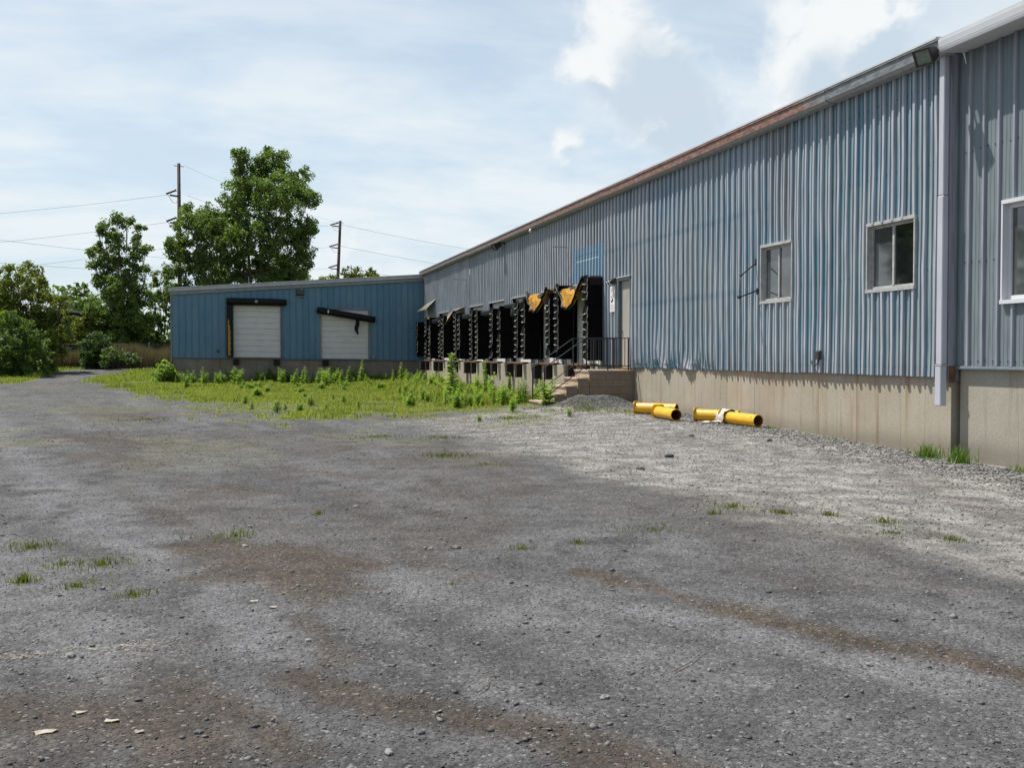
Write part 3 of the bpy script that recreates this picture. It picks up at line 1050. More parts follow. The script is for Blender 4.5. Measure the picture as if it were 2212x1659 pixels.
wa = window(wh, WX, WIN_A, 'window_alu', 'alu_light', ('glass_grey', 'glass_grey'))
wb = window(wh, WX, WIN_B, 'window_alu', 'alu_light', ('glass_dark', 'glass_grey'))
# personnel door
pd = MB().box(WX + 0.06, WX + 0.10, DOOR[0] + 0.05, DOOR[1] - 0.06, 1.16, DOOR[3] - 0.07).build('door', 'door_grey', wh, fix=False)
fr = MB()
fr.box(WX - 0.035, WX + 0.11, DOOR[0], DOOR[0] + 0.05, 1.16, DOOR[3])
fr.box(WX - 0.035, WX + 0.11, DOOR[1] - 0.06, DOOR[1], 1.16, DOOR[3])
fr.box(WX - 0.04, WX + 0.11, DOOR[0] + 0.05, DOOR[1] - 0.06, DOOR[3] - 0.07, DOOR[3] - 0.002)
fr.build('door_frame', 'dark_trim', pd, fix=False)
MB().box(WX - 0.06, WX + 0.05, DOOR[0] - 0.04, DOOR[1] + 0.03, DOOR[3], DOOR[3] + 0.03).build('door_drip', 'alu_light', pd, fix=False)
MB().box(WX - 0.01, WX + 0.058, DOOR[0] + 0.06, DOOR[1] - 0.07, 1.125, 1.155).build('threshold', 'rust', pd, fix=False)
MB().tube([(WX + 0.06, DOOR[1] - 0.16, 2.15), (WX + 0.01, DOOR[1] - 0.16, 2.15)], [0.015, 0.028], 10).build('door_knob', 'lamp_bronze', pd)

# ------------------------------------------------------------------ newer section at the right
ext = thing('warehouse_extension', (EX, 8.0, 0.0), 'newer grey ribbed metal building section at the right edge with white gutter', 'warehouse')
WIN_C = (11.05, 12.56, 2.24, 3.60)
EB = 1.34
k = 0
a0 = Y0 - 0.045
while a0 > -6.0:
    a1 = a0 - 0.915
    mb = ribbed(a1, 0.915, 0.305, 'new', EB, 5.98, [WIN_C], lambda a, o, z: (EX - o - 0.003 * (k % 2), a, z))
    mb.build('wall_panel', 'new_cladding', ext, fix=False)
    a0 = a1
    k += 1
sb = MB()
for zrow in (1.42, 2.85, 4.45):
    y = Y0 - 0.2
    while y > 8:
        if not (WIN_C[0] < y < WIN_C[1] and WIN_C[2] < zrow < WIN_C[3]):
            r = 0.011
            zz = zrow + rnd.uniform(-0.01, 0.01)
            vs = [(EX - 0.006, y + r * math.cos(a), zz + r * math.sin(a)) for a in [q * math.pi / 3 for q in range(6)]] + [(EX - 0.02, y, zz)]
            sb.add(vs, [(q, (q + 1) % 6, 6) for q in range(6)])
        y -= 0.1525
o = sb.build('screws', 'lamp_bronze', ext)
o['kind'] = 'stuff'
cast_wall(ext, EX + 0.05, -6.0, Y0 - 0.06, 1.22, EB - 0.03, -0.6, 'concrete_grey')
MB().prism([(EX - 0.05, EB - 0.045), (EX + 0.06, EB - 0.045), (EX + 0.06, EB + 0.0), (EX - 0.036, EB + 0.0), (EX - 0.05, EB - 0.03)], 1, -6, Y0 - 0.055).build('base_flashing', 'dark_trim', ext)
g = MB()
g.prism([(EX + 0.05, 5.90), (9.90, 5.87), (9.875, 5.875), (9.865, 5.91), (9.85, 6.02), (9.85, 6.045), (9.87, 6.05), (EX + 0.05, 6.06)], 1, -6.0, 13.44)
g.build('gutter', 'window_white', ext)
MB().box(9.86, EX + 0.4, 13.442, 13.447, 5.90, 6.06).build('gutter_end_cap', 'dark_trim', ext, fix=False)
MB().box(9.848, 9.852, -6.0, 13.43, 5.925, 5.933).build('gutter_seam', 'galvanised', ext, fix=False)
MB().prism([(9.86, 6.052), (9.86, 6.075), (40, roof_z(40)), (40, roof_z(40) - 0.03)], 1, -6.0, 13.43).build('roof', 'roof_metal', ext)
window(ext, EX, WIN_C, 'window_white', 'window_white', ('glass_dark', 'glass_grey'), sill_out=0.06, fw=0.06)
MB().box(EX + 3.0, EX + 3.1, -6, Y0 - 0.1, 0, 6.0).build('inner_wall', 'shed_wood', ext, fix=False)
MB().box(EX + 0.02, EX + 3.0, -6.1, -6.0, 0, 6.0).build('end_wall', 'new_cladding', ext, fix=False)
# downspout between the two
ds = MB()
ds.prism([(WX - 0.135, 13.575), (WX - 0.045, 13.575), (WX - 0.045, 13.70), (WX - 0.135, 13.70)], 2, 3.85, 5.89)
dsp = ds.build('downspout', 'white_metal', wh, bevel=0.012)
MB().prism([(WX - 0.142, 13.568), (WX - 0.043, 13.568), (WX - 0.043, 13.705), (WX - 0.142, 13.705)], 2, 1.36, 3.845).build('lower_pipe', 'white_metal', dsp, bevel=0.012)
MB().prism([(WX - 0.150, 13.575), (WX - 0.050, 13.560), (WX - 0.050, 13.70), (WX - 0.150, 13.712)], 2, 0.75, 1.352).build('pipe_outlet', 'white_metal', dsp, bevel=0.010)
MB().box(WX - 0.155, WX - 0.03, 13.555, 13.715, 1.345, 1.365).build('pipe_strap', 'alu_light', dsp, fix=False)

# ------------------------------------------------------------------ annex at the left
SH = 0.0125


def shear(x, y, z):
    return (x, y, z + SH * (10.2 - x))


an = thing('annex_building', (3.5, DY, 0.0), 'low blue ribbed metal annex with two white overhead doors', 'warehouse')
AX0, AX1 = -3.18, 10.24
D1 = (-0.08, 2.42, 1.25, 4.02)
D2 = (4.52, 7.12, 1.23, 3.93)
AB = 1.21


def a_top(x):
    return 5.72 - (10.2 - x) * 0.0845


wP = 0.332
nP = int((AX1 - AX0) / wP)
wP = (AX1 - AX0) / nP
for i in range(nP):
    x0 = AX0 + i * wP
    off = rnd.uniform(0, 0.004)
    mb = MB()
    fs_ = wP / 0.332
    prof = [(0.0, 0.0), (0.007, 0.032), (0.026, 0.032), (0.033, 0.0), (wP, 0.002)]
    for (p, o0), (q, o1) in zip(prof[:-1], prof[1:]):
        # split the flat at door jambs
        cuts = [x0 + p] + [c for c in (D1[0], D1[1], D2[0], D2[1]) if x0 + p < c < x0 + q] + [x0 + q]
        for c0, c1 in zip(cuts[:-1], cuts[1:]):
            m_ = (c0 + c1) / 2
            spans = [(AB, None)]
            for d_ in (D1, D2):
                if d_[0] < m_ < d_[1]:
                    spans = [(d_[3], None)]
            for s0, _ in spans:
                mb.add([(c0, DY - o0 - off, s0), (c1, DY - o1 - off, s0), (c1, DY - o1 - off, a_top(c1)), (c0, DY - o0 - off, a_top(c0))], [(0, 1, 2, 3)])
    mb.map(shear).build('wall_panel', 'annex_cladding', an, fix=False)
x = AX0
n = 22
for i in range(n):
    st = (AX1 + 0.05 - AX0 - 0.03) / n
    p = rnd.uniform(0, 0.004)
    MB().box(AX0 + 0.03 + i * st + 0.003, AX0 + 0.03 + (i + 1) * st - 0.003, DY + 0.04 - p, DY + 0.4, -0.5, AB + 0.01).map(shear).build('concrete_panel', 'concrete_annex', an, fix=False)
MB().box(AX0 + 0.02, AX1, DY + 0.06, DY + 0.38, -0.5, AB).map(shear).build('foundation_core', 'concrete_annex', an, fix=False)
MB().box(AX0, AX1, DY - 0.045, DY + 0.03, AB - 0.035, AB - 0.002).map(shear).build('base_flashing', 'dark_trim', an, fix=False)
MB().box(AX0 - 0.06, AX0 - 0.002, DY - 0.05, DY + 0.2, 0.15, a_top(AX0)).map(shear).build('corner_trim', 'annex_trim', an, fix=False)
MB().add([(AX0 - 0.1, DY - 0.10, a_top(AX0) - 0.12), (10.13, DY - 0.10, a_top(10.13) - 0.12), (10.13, DY - 0.10, a_top(10.13) + 0.05), (AX0 - 0.1, DY - 0.10, a_top(AX0) + 0.05),
          (AX0 - 0.1, DY + 0.02, a_top(AX0) - 0.12), (10.13, DY + 0.02, a_top(10.13) - 0.12), (10.13, DY + 0.02, a_top(10.13) + 0.05), (AX0 - 0.1, DY + 0.02, a_top(AX0) + 0.05)],
         [(0, 1, 2, 3), (7, 6, 5, 4), (0, 4, 5, 1), (3, 2, 6, 7), (0, 3, 7, 4), (1, 5, 6, 2)]).map(shear).build('lower_fascia', 'annex_trim', an)
MB().add([(AX0 - 0.16, DY - 0.17, a_top(AX0) + 0.052), (10.13, DY - 0.17, a_top(10.13) + 0.052), (10.13, DY - 0.17, a_top(10.13) + 0.22), (AX0 - 0.16, DY - 0.17, a_top(AX0) + 0.22),
          (AX0 - 0.16, DY + 0.02, a_top(AX0) + 0.052), (10.13, DY + 0.02, a_top(10.13) + 0.052), (10.13, DY + 0.02, a_top(10.13) + 0.22), (AX0 - 0.16, DY + 0.02, a_top(AX0) + 0.22)],
         [(0, 1, 2, 3), (7, 6, 5, 4), (0, 4, 5, 1), (3, 2, 6, 7), (0, 3, 7, 4), (1, 5, 6, 2)]).map(shear).build('upper_fascia', 'annex_trim_light', an)
MB().add([(AX0 - 0.18, DY - 0.2, a_top(AX0) + 0.225), (10.1, DY - 0.2, a_top(10.1) + 0.225), (10.1, DY + 22, a_top(10.1) + 0.225), (AX0 - 0.18, DY + 22, a_top(AX0) + 0.225),
          (AX0 - 0.18, DY - 0.2, a_top(AX0) + 0.26), (10.1, DY - 0.2, a_top(10.1) + 0.26), (10.1, DY + 22, a_top(10.1) + 0.26), (AX0 - 0.18, DY + 22, a_top(AX0) + 0.26)],
         [(0, 3, 2, 1), (4, 5, 6, 7), (0, 1, 5, 4), (1, 2, 6, 5), (2, 3, 7, 6), (3, 0, 4, 7)]).map(shear).build('roof', 'roof_metal', an)
MB().box(AX0 + 0.01, AX0 + 0.06, DY + 0.2, DY + 22, 0.0, a_top(AX0) + 0.2).map(shear).build('side_wall', 'annex_cladding', an, fix=False)
MB().box(AX0 + 0.1, 10.1, DY + 0.9, DY + 0.95, 1.2, 4.7).map(shear).build('inner_wall', 'shed_wood', an, fix=False)
for d_, ns, lab in ((D1, 9, 'left'), (D2, 9, 'right')):
    w_, h_ = d_[1] - d_[0], d_[3] - d_[2]
    od = MB().box(d_[0] - 0.0, d_[1] + 0.0, DY + 0.11, DY + 0.15, d_[2], d_[3]).map(shear).build('overhead_door', 'door_white', an, fix=False)
    for s in range(ns):
        z0 = d_[2] + s * h_ / ns
        p = 0.006 * (s % 2)
        MB().box(d_[0] + 0.03, d_[1] - 0.03, DY + 0.085 - p, DY + 0.112, z0 + 0.008, z0 + h_ / ns - 0.006).map(shear).build('door_section', 'door_white', od, fix=False, bevel=0.008)
    j = MB()
    j.box(d_[0] - 0.04, d_[0] + 0.02, DY - 0.04, DY + 0.14, d_[2], d_[3])
    j.box(d_[1] - 0.02, d_[1] + 0.04, DY - 0.04, DY + 0.14, d_[2], d_[3])
    j.box(d_[0] - 0.04, d_[1] + 0.04, DY - 0.042, DY + 0.14, d_[3] + 0.001, d_[3] + 0.05)
    j.map(shear).build('door_frame', 'dark_trim' if lab == 'left' else 'annex_trim', od, fix=False)
    MB().box(d_[0] - 0.1, d_[1] + 0.1, DY - 0.03, DY + 0.10, d_[2] - 0.05, d_[2] - 0.003).map(shear).build('door_sill', 'rust', od, fix=False)
    for bx in ((d_[0] + 0.0, d_[1] - 0.40) if lab == 'left' else (d_[0] + 0.08,)):
        q = MB()
        for s in range(5):
            q.box(bx + s * 0.062, bx + s * 0.062 + 0.057, DY - 0.16 + 0.004 * (s % 2), DY + 0.035, AB - 0.36 + rnd.uniform(0, 0.02), AB - 0.045)
        q.map(shear).build('dock_bumper', 'bumper_rubber', an, fix=False)
MB().box(-0.92, -0.78, DY - 0.07, DY - 0.005, 1.50, 1.62).map(shear).build('outlet_box', 'lamp_bronze', an, fix=False)
MB().box(7.28, 7.45, DY - 0.08, DY - 0.005, 1.28, 1.50).map(shear).build('outlet_box', 'annex_trim', an, fix=False)
# rust running down the concrete under the doors

# seals round the annex doors
def rounded_bar(mb, a, b, w, h, n=10):
    """soft roll: rounded-rectangle section"""
    a, b = Vector(a), Vector(b)
    d = (b - a).normalized()
    s = Vector((0, 1, 0))
    u = s.cross(d)
    pts = []
    for k in range(n):
        t = 2 * math.pi * k / n
        c, q = math.cos(t), math.sin(t)
        pts.append((math.copysign(abs(c) ** 0.55, c) * w / 2, math.copysign(abs(q) ** 0.55, q) * h / 2))
    m = 9
    vs = []
    for i in range(m):
        t = i / (m - 1)
        p = a.lerp(b, t)
        k = 1.0 - 0.10 * (1 if i in (0, m - 1) else 0) + 0.025 * math.sin(i * 2.4)
        for (c, q) in pts:
            vs.append(p + s * c * k + u * q * k)
    fs = [(i * n + k, i * n + (k + 1) % n, (i + 1) * n + (k + 1) % n, (i + 1) * n + k) for i in range(m - 1) for k in range(n)]
    mb.add(vs, fs, True)
    o_ = len(mb.v) - m * n
    mb.f += [tuple(o_ + k for k in range(n)), tuple(o_ + (m - 1) * n + k for k in range(n))]
    mb.smooth += [False, False]
    return mb


s1 = thing('dock_seal', (1.15, DY - 0.1, 1.3), 'black header roll and left side pad round the left white door of the blue annex', 'dock seal')
h = rounded_bar(MB(), shear(-0.40, DY - 0.22, 4.22), shear(2.70, DY - 0.22, 4.22), 0.36, 0.36).build('header_pad', 'vinyl', s1)
MB().box(1.05, 1.20, DY - 0.408, DY - 0.402, 4.16, 4.30).map(shear).build('number_tag', 'canvas_back', h, fix=False)
p = MB().box(-0.40, -0.09, DY - 0.34, DY - 0.04, 1.27, 4.05).map(shear).build('side_pad', 'vinyl', s1, bevel=0.04)
fo = MB()
vs = []
nseg = 22
for i in range(nseg + 1):
    z = 1.33 + 1.95 * i / nseg
    wv = 0.10 * min(1.0, (nseg - i) / 7) + 0.025 * math.sin(i * 1.9)
    vs += [(-0.34, DY - 0.352, z), (-0.34 + wv + 0.03, DY - 0.352, z)]
fo.add(vs, [(2 * i, 2 * i + 1, 2 * i + 3, 2 * i + 2) for i in range(nseg)])
fo.map(shear).build('torn_foam', 'foam', p, fix=False)
s2 = thing('dock_seal', (5.8, DY - 0.1, 3.4), 'black header roll hanging crooked across the right white door of the annex', 'dock seal')
h = rounded_bar(MB(), (4.30, DY - 0.24, 3.93), (7.42, DY - 0.24, 3.42), 0.36, 0.36).build('header_pad', 'vinyl', s2)
MB().box(4.86, 4.92, DY - 0.43, DY - 0.424, 3.76, 3.93).build('number_mark', 'sign_white', h, fix=False)
st_ = MB()
zs = np.linspace(3.52, 2.62, 10)
vs = []
for i, z in enumerate(zs):
    w_ = 0.05 + 0.07 * math.sin(math.pi * i / 9) * (1 if i < 8 else 0.5)
    xc = 6.38 + 0.06 * math.sin(i * 0.7) + 0.012 * i
    vs += [(xc - w_, DY - 0.36 - 0.02 * math.sin(i), z), (xc + w_, DY - 0.34, z)]
st_.add(vs, [(2 * i, 2 * i + 1, 2 * i + 3, 2 * i + 2) for i in range(9)])
st_.build('torn_strip', 'vinyl', s2, fix=False)

# ------------------------------------------------------------------ dock seals along the old wall
PX = 9.60
SEAL_LABELS = [
    'black dock seal nearest the concrete steps, header torn open to yellow foam',
    'black dock seal second from the steps, yellow foam wedge in its torn header',
    'black dock seal third from the steps with a crumpled shiny cover on top',
    'black dock seal fourth from the steps, flat topped pads under white flashing',
    'black dock seal fifth from the steps, pads topped by a white flashing',
    'black dock seal sixth from the steps under a torn hanging flap',
    'black dock seal seventh from the steps, second from the annex corner',
    'black dock seal farthest from the steps, in the corner by the annex',
]
pad_mesh = {}


def side_pad(parent, y0, zt, key):
    """foam pad with pleats stacked down its outer face"""
    zb = 1.36 + random.Random(key + 9).uniform(-0.05, 0.06)
    zt = zt + random.Random(key + 11).uniform(-0.07, 0.05)
    PX = 9.60 + random.Random(key + 5).uniform(-0.05, 0.07)
    w = 0.30
    m = MB()
    rr = random.Random(key)
    nz = 9
    vs = []
    for i in range(nz):
        z = zb + (zt - zb) * i / (nz - 1)
        b = 0.012 * rr.uniform(-1, 1)
        vs += [(PX + 0.05 + b, y0 + b, z), (WX - 0.05, y0 - 0.02, z), (WX - 0.05, y0 + w + 0.06, z), (PX + 0.05 - b, y0 + w + b, z)]
    fs = []
    for i in range(nz - 1):
        for k in range(4):
            fs.append((i * 4 + k, i * 4 + (k + 1) % 4, i * 4 + 4 + (k + 1) % 4, i * 4 + 4 + k))
    fs += [(3, 2, 1, 0), tuple(4 * (nz - 1) + k for k in range(4))]
    m.add(vs, fs)
    pad = m.build('side_pad', 'vinyl_matte', parent, bevel=0.02)
    n = int((zt - zb) / 0.20)
    for i in range(n):
        z0 = zb + 0.02 + i * (zt - zb - 0.03) / n
        hgt = (zt - zb) / n + 0.055
        if rr.random() < 0.12:
            continue
        out = 0.034 + rr.uniform(-0.015, 0.03)
        sk = rr.uniform(-0.025, 0.025)
        p_ = MB()
        ya, yb = y0 - 0.015, y0 + w + 0.015
        # a flap hung from its upper edge, its foot kicked out
        vs = [(PX + 0.045, ya, z0 + hgt), (PX + 0.045, yb, z0 + hgt), (PX + 0.05 - out, yb, z0 + sk), (PX + 0.05 - out * 0.9, ya, z0 - sk),
              (PX + 0.030, ya, z0 + hgt), (PX + 0.030, yb, z0 + hgt), (PX + 0.030 - out, yb, z0 + sk + 0.004), (PX + 0.030 - out * 0.9, ya, z0 - sk + 0.004)]
        p_.add(vs, [(0, 1, 2, 3), (7, 6, 5, 4), (0, 4, 5, 1), (1, 5, 6, 2), (2, 6, 7, 3), (3, 7, 4, 0)])
        # worn hem along the near edge and foot
        o_ = p_.build('pleat', 'vinyl_matte', pad)
        hem = MB()
        hy = ya - 0.004
        hem.add([(PX + 0.05 - out * 0.9 - 0.022, hy, z0 - sk - 0.004), (PX + 0.05 - out * 0.9 + 0.020, hy, z0 - sk - 0.004), (PX + 0.052, hy, z0 + hgt * 0.85), (PX + 0.030, hy, z0 + hgt * 0.85),
                 (PX + 0.05 - out * 0.9 - 0.022, hy + 0.03, z0 - sk - 0.004), (PX + 0.05 - out * 0.9 - 0.022, yb, z0 + sk - 0.002), (PX + 0.05 - out - 0.020, yb, z0 + sk + 0.03), (PX + 0.05 - out * 0.9 - 0.022, hy + 0.03, z0 - sk + 0.03)],
                [(0, 1, 2, 3), (4, 5, 6, 7)])
        me_ = hem.mesh('hem')
        me_.materials.append(MATS['vinyl_worn'])
        # joined into the pleat as a second material
        pm = o_.data
        base = len(pm.vertices)
        vv = [tuple(v.co) for v in pm.vertices] + hem.v
        ff = [tuple(q.vertices) for q in pm.polygons] + [tuple(base + t for t in q) for q in hem.f]
        nm = bpy.data.meshes.new('pleat')
        nm.from_pydata(vv, [], ff)
        nm.materials.append(MATS['vinyl_matte'])
        nm.materials.append(MATS['vinyl_worn'])
        for q in nm.polygons:
            q.material_index = 1 if q.index >= len(pm.polygons) else 0
        nm.update()
        o_.data = nm
        bpy.data.meshes.remove(me_)
        bpy.data.meshes.remove(pm)
    return pad


def torn_header(parent, y_near, y_far, ztop, drop, key):
    """header membrane ripped off its frame and sagging, its foam showing"""
    rr = random.Random(key)
    n = 16
    low, top, mid = [], [], []
    for i in range(n + 1):
        t = i / n                       # 0 = far end, 1 = near end
        y = y_far + (y_near - y_far) * t
        sag = drop * (math.sin(math.pi * min(1.0, t ** 0.72)) ** 1.15)
        j = rr.uniform(-0.055, 0.055)
        low.append((PX + 0.02 + 0.14 * math.sin(math.pi * t) * 0.4 + j, y, ztop - 0.10 - sag + j))
        dip = 0.28 * drop * math.sin(math.pi * t) * (0.6 + 0.6 * math.sin(7 * t + key) ** 2)
        top.append((WX - 0.06, y, ztop - 0.03 - dip))
        mid.append((PX + 0.15 + rr.uniform(-0.07, 0.07), y + rr.uniform(-0.05, 0.05), ztop - 0.07 - dip * 0.8 - sag * 0.34 + rr.uniform(-0.07, 0.07)))
        top[-1] = (top[-1][0], top[-1][1], top[-1][2] + rr.uniform(-0.14, 0.03))
    foam = MB()
    vs = []
    for i in range(1, n):
        vs += [top[i], mid[i], low[i]]
    k = n - 1
    fs = []
    for i in range(k - 1):
        fs += [(3 * i, 3 * i + 1, 3 * i + 4, 3 * i + 3), (3 * i + 1, 3 * i + 2, 3 * i + 5, 3 * i + 4)]
    foam.add(vs, fs, False)
    hp = MB().tube(low, [0.030 + 0.022 * abs(math.sin(i * 1.3)) for i in range(n + 1)], 7).build('header_membrane', 'vinyl', parent)
    fo_ = foam.build('torn_foam', 'foam', hp, fix=False)
    md = fo_.modifiers.new('thick', 'SOLIDIFY')
    md.thickness = 0.07
    back = MB()
    vs = []
    for i in range(n + 1):
        a, b = Vector(top[i]), Vector(low[i])
        vs += [tuple(a + Vector((0.02, 0, 0.02))), (PX + 0.36, low[i][1], ztop - 0.28 * drop), tuple(b + Vector((0.05, 0, -0.02)))]
    fs = []
    for i in range(n):
        fs += [(3 * i, 3 * i + 1, 3 * i + 4, 3 * i + 3), (3 * i + 1, 3 * i + 2, 3 * i + 5, 3 * i + 4)]
    back.add(vs, fs, True).build('membrane_back', 'vinyl', hp, fix=False)
    return hp


for k, n in enumerate(DOCK_N):
    t = thing('dock_seal', (WX, n + DOCK_W / 2, 1.3), SEAL_LABELS[k], 'dock seal', 'dock seals along the warehouse wall')
    zt = [3.70, 3.50, 3.42, 3.34, 3.34, 3.38, 3.40, 3.36][k]
    side_pad(t, n, zt, 100 + k)
    side_pad(t, n + DOCK_W - 0.05, zt - (0.02 if k else 0.05), 200 + k)
    if k == 0:
        torn_header(t, n + 0.30, n + DOCK_W + 0.05, 3.80, 0.78, 1)
        hd = MB().box(PX + 0.12, WX - 0.04, n - 0.02, n + 0.55, 3.45, 3.76).build('header_end', 'vinyl', t, bevel=0.05)
        cv = MB()
        cv.add([(WX - 0.09, n + 0.55, 3.70), (WX - 0.09, n + 1.55, 3.66), (PX + 0.25, n + 1.45, 3.30), (PX + 0.22, n + 0.62, 3.42)], [(0, 1, 2, 3)])
        cv.build('canvas_flap', 'canvas_back', t, fix=False)
    elif k == 1:
        torn_header(t, n + 0.20, n + DOCK_W, 3.72, 0.66, 2)
    elif k == 2:
        # slack shiny cover bunched over the near pad
        cz = MB()
        m_, q_ = 10, 9
        vs = []
        for i in range(m_):
            for j in range(q_):
                u, v = i / (m_ - 1), j / (q_ - 1)
                yy = n - 0.15 + 1.1 * u
                hh = 3.42 - 0.55 * v ** 1.4 + 0.12 * (vnoise(u * 5 + 3, v * 4, 5) - 0.5)
                xx = PX + 0.10 - 0.12 * math.sin(v * 2.4) + 0.14 * (vnoise(u * 6, v * 5 + 9, 8) - 0.5) + 0.3 * (1 - v) * 0.5
                vs.append((float(xx), yy, float(hh)))
        cz.add(vs, [(i * q_ + j, i * q_ + j + 1, (i + 1) * q_ + j + 1, (i + 1) * q_ + j) for i in range(m_ - 1) for j in range(q_ - 1)], True)
        o = cz.build('crumpled_cover', 'vinyl', t, fix=False)
        MB().box(PX + 0.2, WX - 0.05, n + 0.3, n + DOCK_W - 0.05, 3.22, 3.40).build('header_pad', 'vinyl', t, bevel=0.04)
    elif k in (3, 4, 6):
        MB().box(PX + 0.14, WX - 0.05, n + 0.3, n + DOCK_W - 0.05, 3.06, 3.30).build('header_pad', 'vinyl', t, bevel=0.05)
    elif k == 5:
        f = MB()
        f.add([(WX - 0.05, n + 0.1, 3.72), (WX - 0.05, n + 2.6, 3.68), (PX + 0.15, n + 2.3, 3.36), (PX - 0.02, n + 1.4, 3.05), (PX + 0.10, n + 0.4, 3.50)], [(0, 1, 2, 3, 4)])
        o = f.build('hanging_flap', 'weathered_sheet', t, fix=False)
        f2 = MB().tube([(PX + 0.10, n + 0.4, 3.50), (PX - 0.02, n + 1.4, 3.05), (PX + 0.05, n + 2.2, 2.95)], 0.05, 6).build('header_membrane', 'vinyl', t)
        MB().add([(PX + 0.12, n + 0.9, 3.34), (PX + 0.02, n + 1.4, 3.02), (PX + 0.02, n + 1.9, 3.08), (PX + 0.14, n + 1.7, 3.36)], [(0, 1, 2, 3)]).build('torn_foam', 'foam', f2, fix=False)
    elif k == 7:
        for s in range(7):
            a = n + 0.1 + s * 0.36
            b_ = MB().add([(WX - 0.04, a, 4.42 - 0.02 * s), (WX - 0.04, a + 0.34, 4.41 - 0.02 * s), (PX + 0.02, a + 0.34, 3.86), (PX + 0.02, a, 3.88)], [(0, 1, 2, 3)])
            o = b_.build('awning_slat', 'weathered_sheet' if s % 3 else 'canvas_back', t, fix=False)
            md = o.modifiers.new('thick', 'SOLIDIFY')
            md.thickness = 0.03

# ------------------------------------------------------------------ concrete steps, railings
stp = thing('concrete_steps', (9.0, 27.1, 0.0), 'concrete block steps and landing leading to the grey personnel door', 'steps')
SY0, SY1 = 26.50, 27.72
bh, bw = 0.195, 0.40


def blocks(x0, x1, z0, z1, y0=SY0, y1=SY1):
    r = 0
    z = z1
    while z > z0 + 0.01:
        zl = max(z - bh, z0)
        xs_ = [x1]
        xx = x1 - (bw if r % 2 == 0 else bw / 2)
        while xx > x0 + 0.06:
            xs_.append(xx)
            xx -= bw
        xs_.append(x0)
        for a, b in zip(xs_[1:], xs_[:-1]):
            pr = rnd.uniform(0, 0.003)
            MB().box(a + 0.004, b - 0.004, y0 + 0.0 - pr, y0 + 0.19, zl + 0.004, z - 0.004).build('block', 'block', stp, fix=False, bevel=0.004)
        z = zl
        r += 1
    MB().box(x0 + 0.006, x1 - 0.002, y0 + 0.012, y1 - 0.002, z0, z1 - 0.003).build('mortar_core', 'block', stp, fix=False)


tz = [1.11, 0.905, 0.70, 0.495, 0.29, 0.10]
tx_ = [9.00, 8.68, 8.36, 8.04, 7.72]
blocks(tx_[0], FX - 0.005, -0.2, tz[0] - 0.06)
MB().box(tx_[0] - 0.03, FX - 0.004, SY0 - 0.02, SY1 + 0.02, tz[0] - 0.058, tz[0]).build('landing_slab', 'tread', stp, fix=False, bevel=0.008)
for i in range(1, 5):
    blocks(tx_[i], tx_[i - 1] - 0.002, -0.2, tz[i] - 0.052)
    MB().box(tx_[i] - 0.03, tx_[i - 1] - 0.035, SY0 - 0.02, SY1 + 0.02, tz[i] - 0.05, tz[i]).build('tread', 'tread', stp, fix=False, bevel=0.008)
    MB().box(tx_[i] + 0.0, tx_[i] + 0.004, SY0 - 0.004, SY1, tz[i + 1] if i < 4 else 0.0, tz[i] - 0.05).build('riser', 'tread', stp, fix=False)
MB().box(tx_[0] - 0.004, tx_[0], SY0 - 0.004, SY1, tz[1], tz[0] - 0.06).build('riser', 'tread', stp, fix=False)


def railing(yy, label):
    t = thing('stair_railing', (8.9, yy, 1.1), label, 'railing')
    hr = 0.84
    a, b, c = (10.14, yy, tz[0] + hr), (8.92, yy, tz[0] + hr), (7.74, yy, 0.30 + hr)
    MB().bar(a, (8.905, yy, tz[0] + hr), 0.035, 0.022).build('top_rail', 'black_steel', t)
    MB().bar(b, c, 0.035, 0.022).build('sloping_rail', 'black_steel', t)
    MB().bar((10.14, yy, tz[0] + 0.10), (8.92, yy, tz[0] + 0.10), 0.022).build('bottom_rail', 'black_steel', t)
    MB().bar((8.92, yy, tz[0] + 0.10), (7.76, yy, 0.37), 0.022).build('sloping_bottom_rail', 'black_steel', t)
    for x in (10.10, 9.52, 8.93):
        MB().bar((x, yy, tz[0]), (x, yy, tz[0] + hr - 0.012), 0.032).build('post', 'black_steel', t)
    MB().bar((7.78, yy, 0.29), (7.78, yy, 0.30 + hr), 0.032).build('post', 'black_steel', t)
    x = 10.0
    while x > 8.98:
        if abs(x - 9.52) > 0.04:
            MB().bar((x, yy, tz[0] + 0.105), (x, yy, tz[0] + hr - 0.012), 0.015).build('baluster', 'black_steel', t)
        x -= 0.115


railing(SY0 + 0.05, 'black steel railing on the near side of the concrete steps')
railing(SY1 - 0.05, 'black steel railing on the far side of the concrete steps, beside the dock')

# ------------------------------------------------------------------ small fittings on the wall
sg = thing('notice_sign', (WX, 27.93, 3.06), 'tall white notice with a black symbol beside the grey door', 'sign')
sx = WX - 0.045
MB().box(sx - 0.012, sx, 27.74, 28.12, 2.70, 3.40).build('sign_board', 'sign_white', sg, fix=False)
pr = sx - 0.014
for i in range(5):
    MB().box(pr, pr + 0.001, 27.80 + 0.01 * (i % 2), 28.07 - 0.02 * (i % 3), 3.26 + 0.022 * i, 3.272 + 0.022 * i).build('print_line', 'print_red', sg, fix=False)
MB().prism([(27.93 + 0.035 * math.cos(a), 3.19 + 0.03 * math.sin(a)) for a in [q * math.pi / 5 for q in range(10)]], 0, pr, pr + 0.001).build('emblem', 'print_grey', sg)
for i in range(2):
    MB().box(pr, pr + 0.001, 27.80, 28.06, 3.10 + 0.022 * i, 3.115 + 0.022 * i).build('print_line', 'print_grey', sg, fix=False)
MB().prism([(28.04, 2.98), (27.90, 3.075), (27.85, 3.085), (27.86, 2.995), (27.92, 2.965), (28.00, 2.963)], 0, pr, pr + 0.001).build('black_symbol', 'print_black', sg)
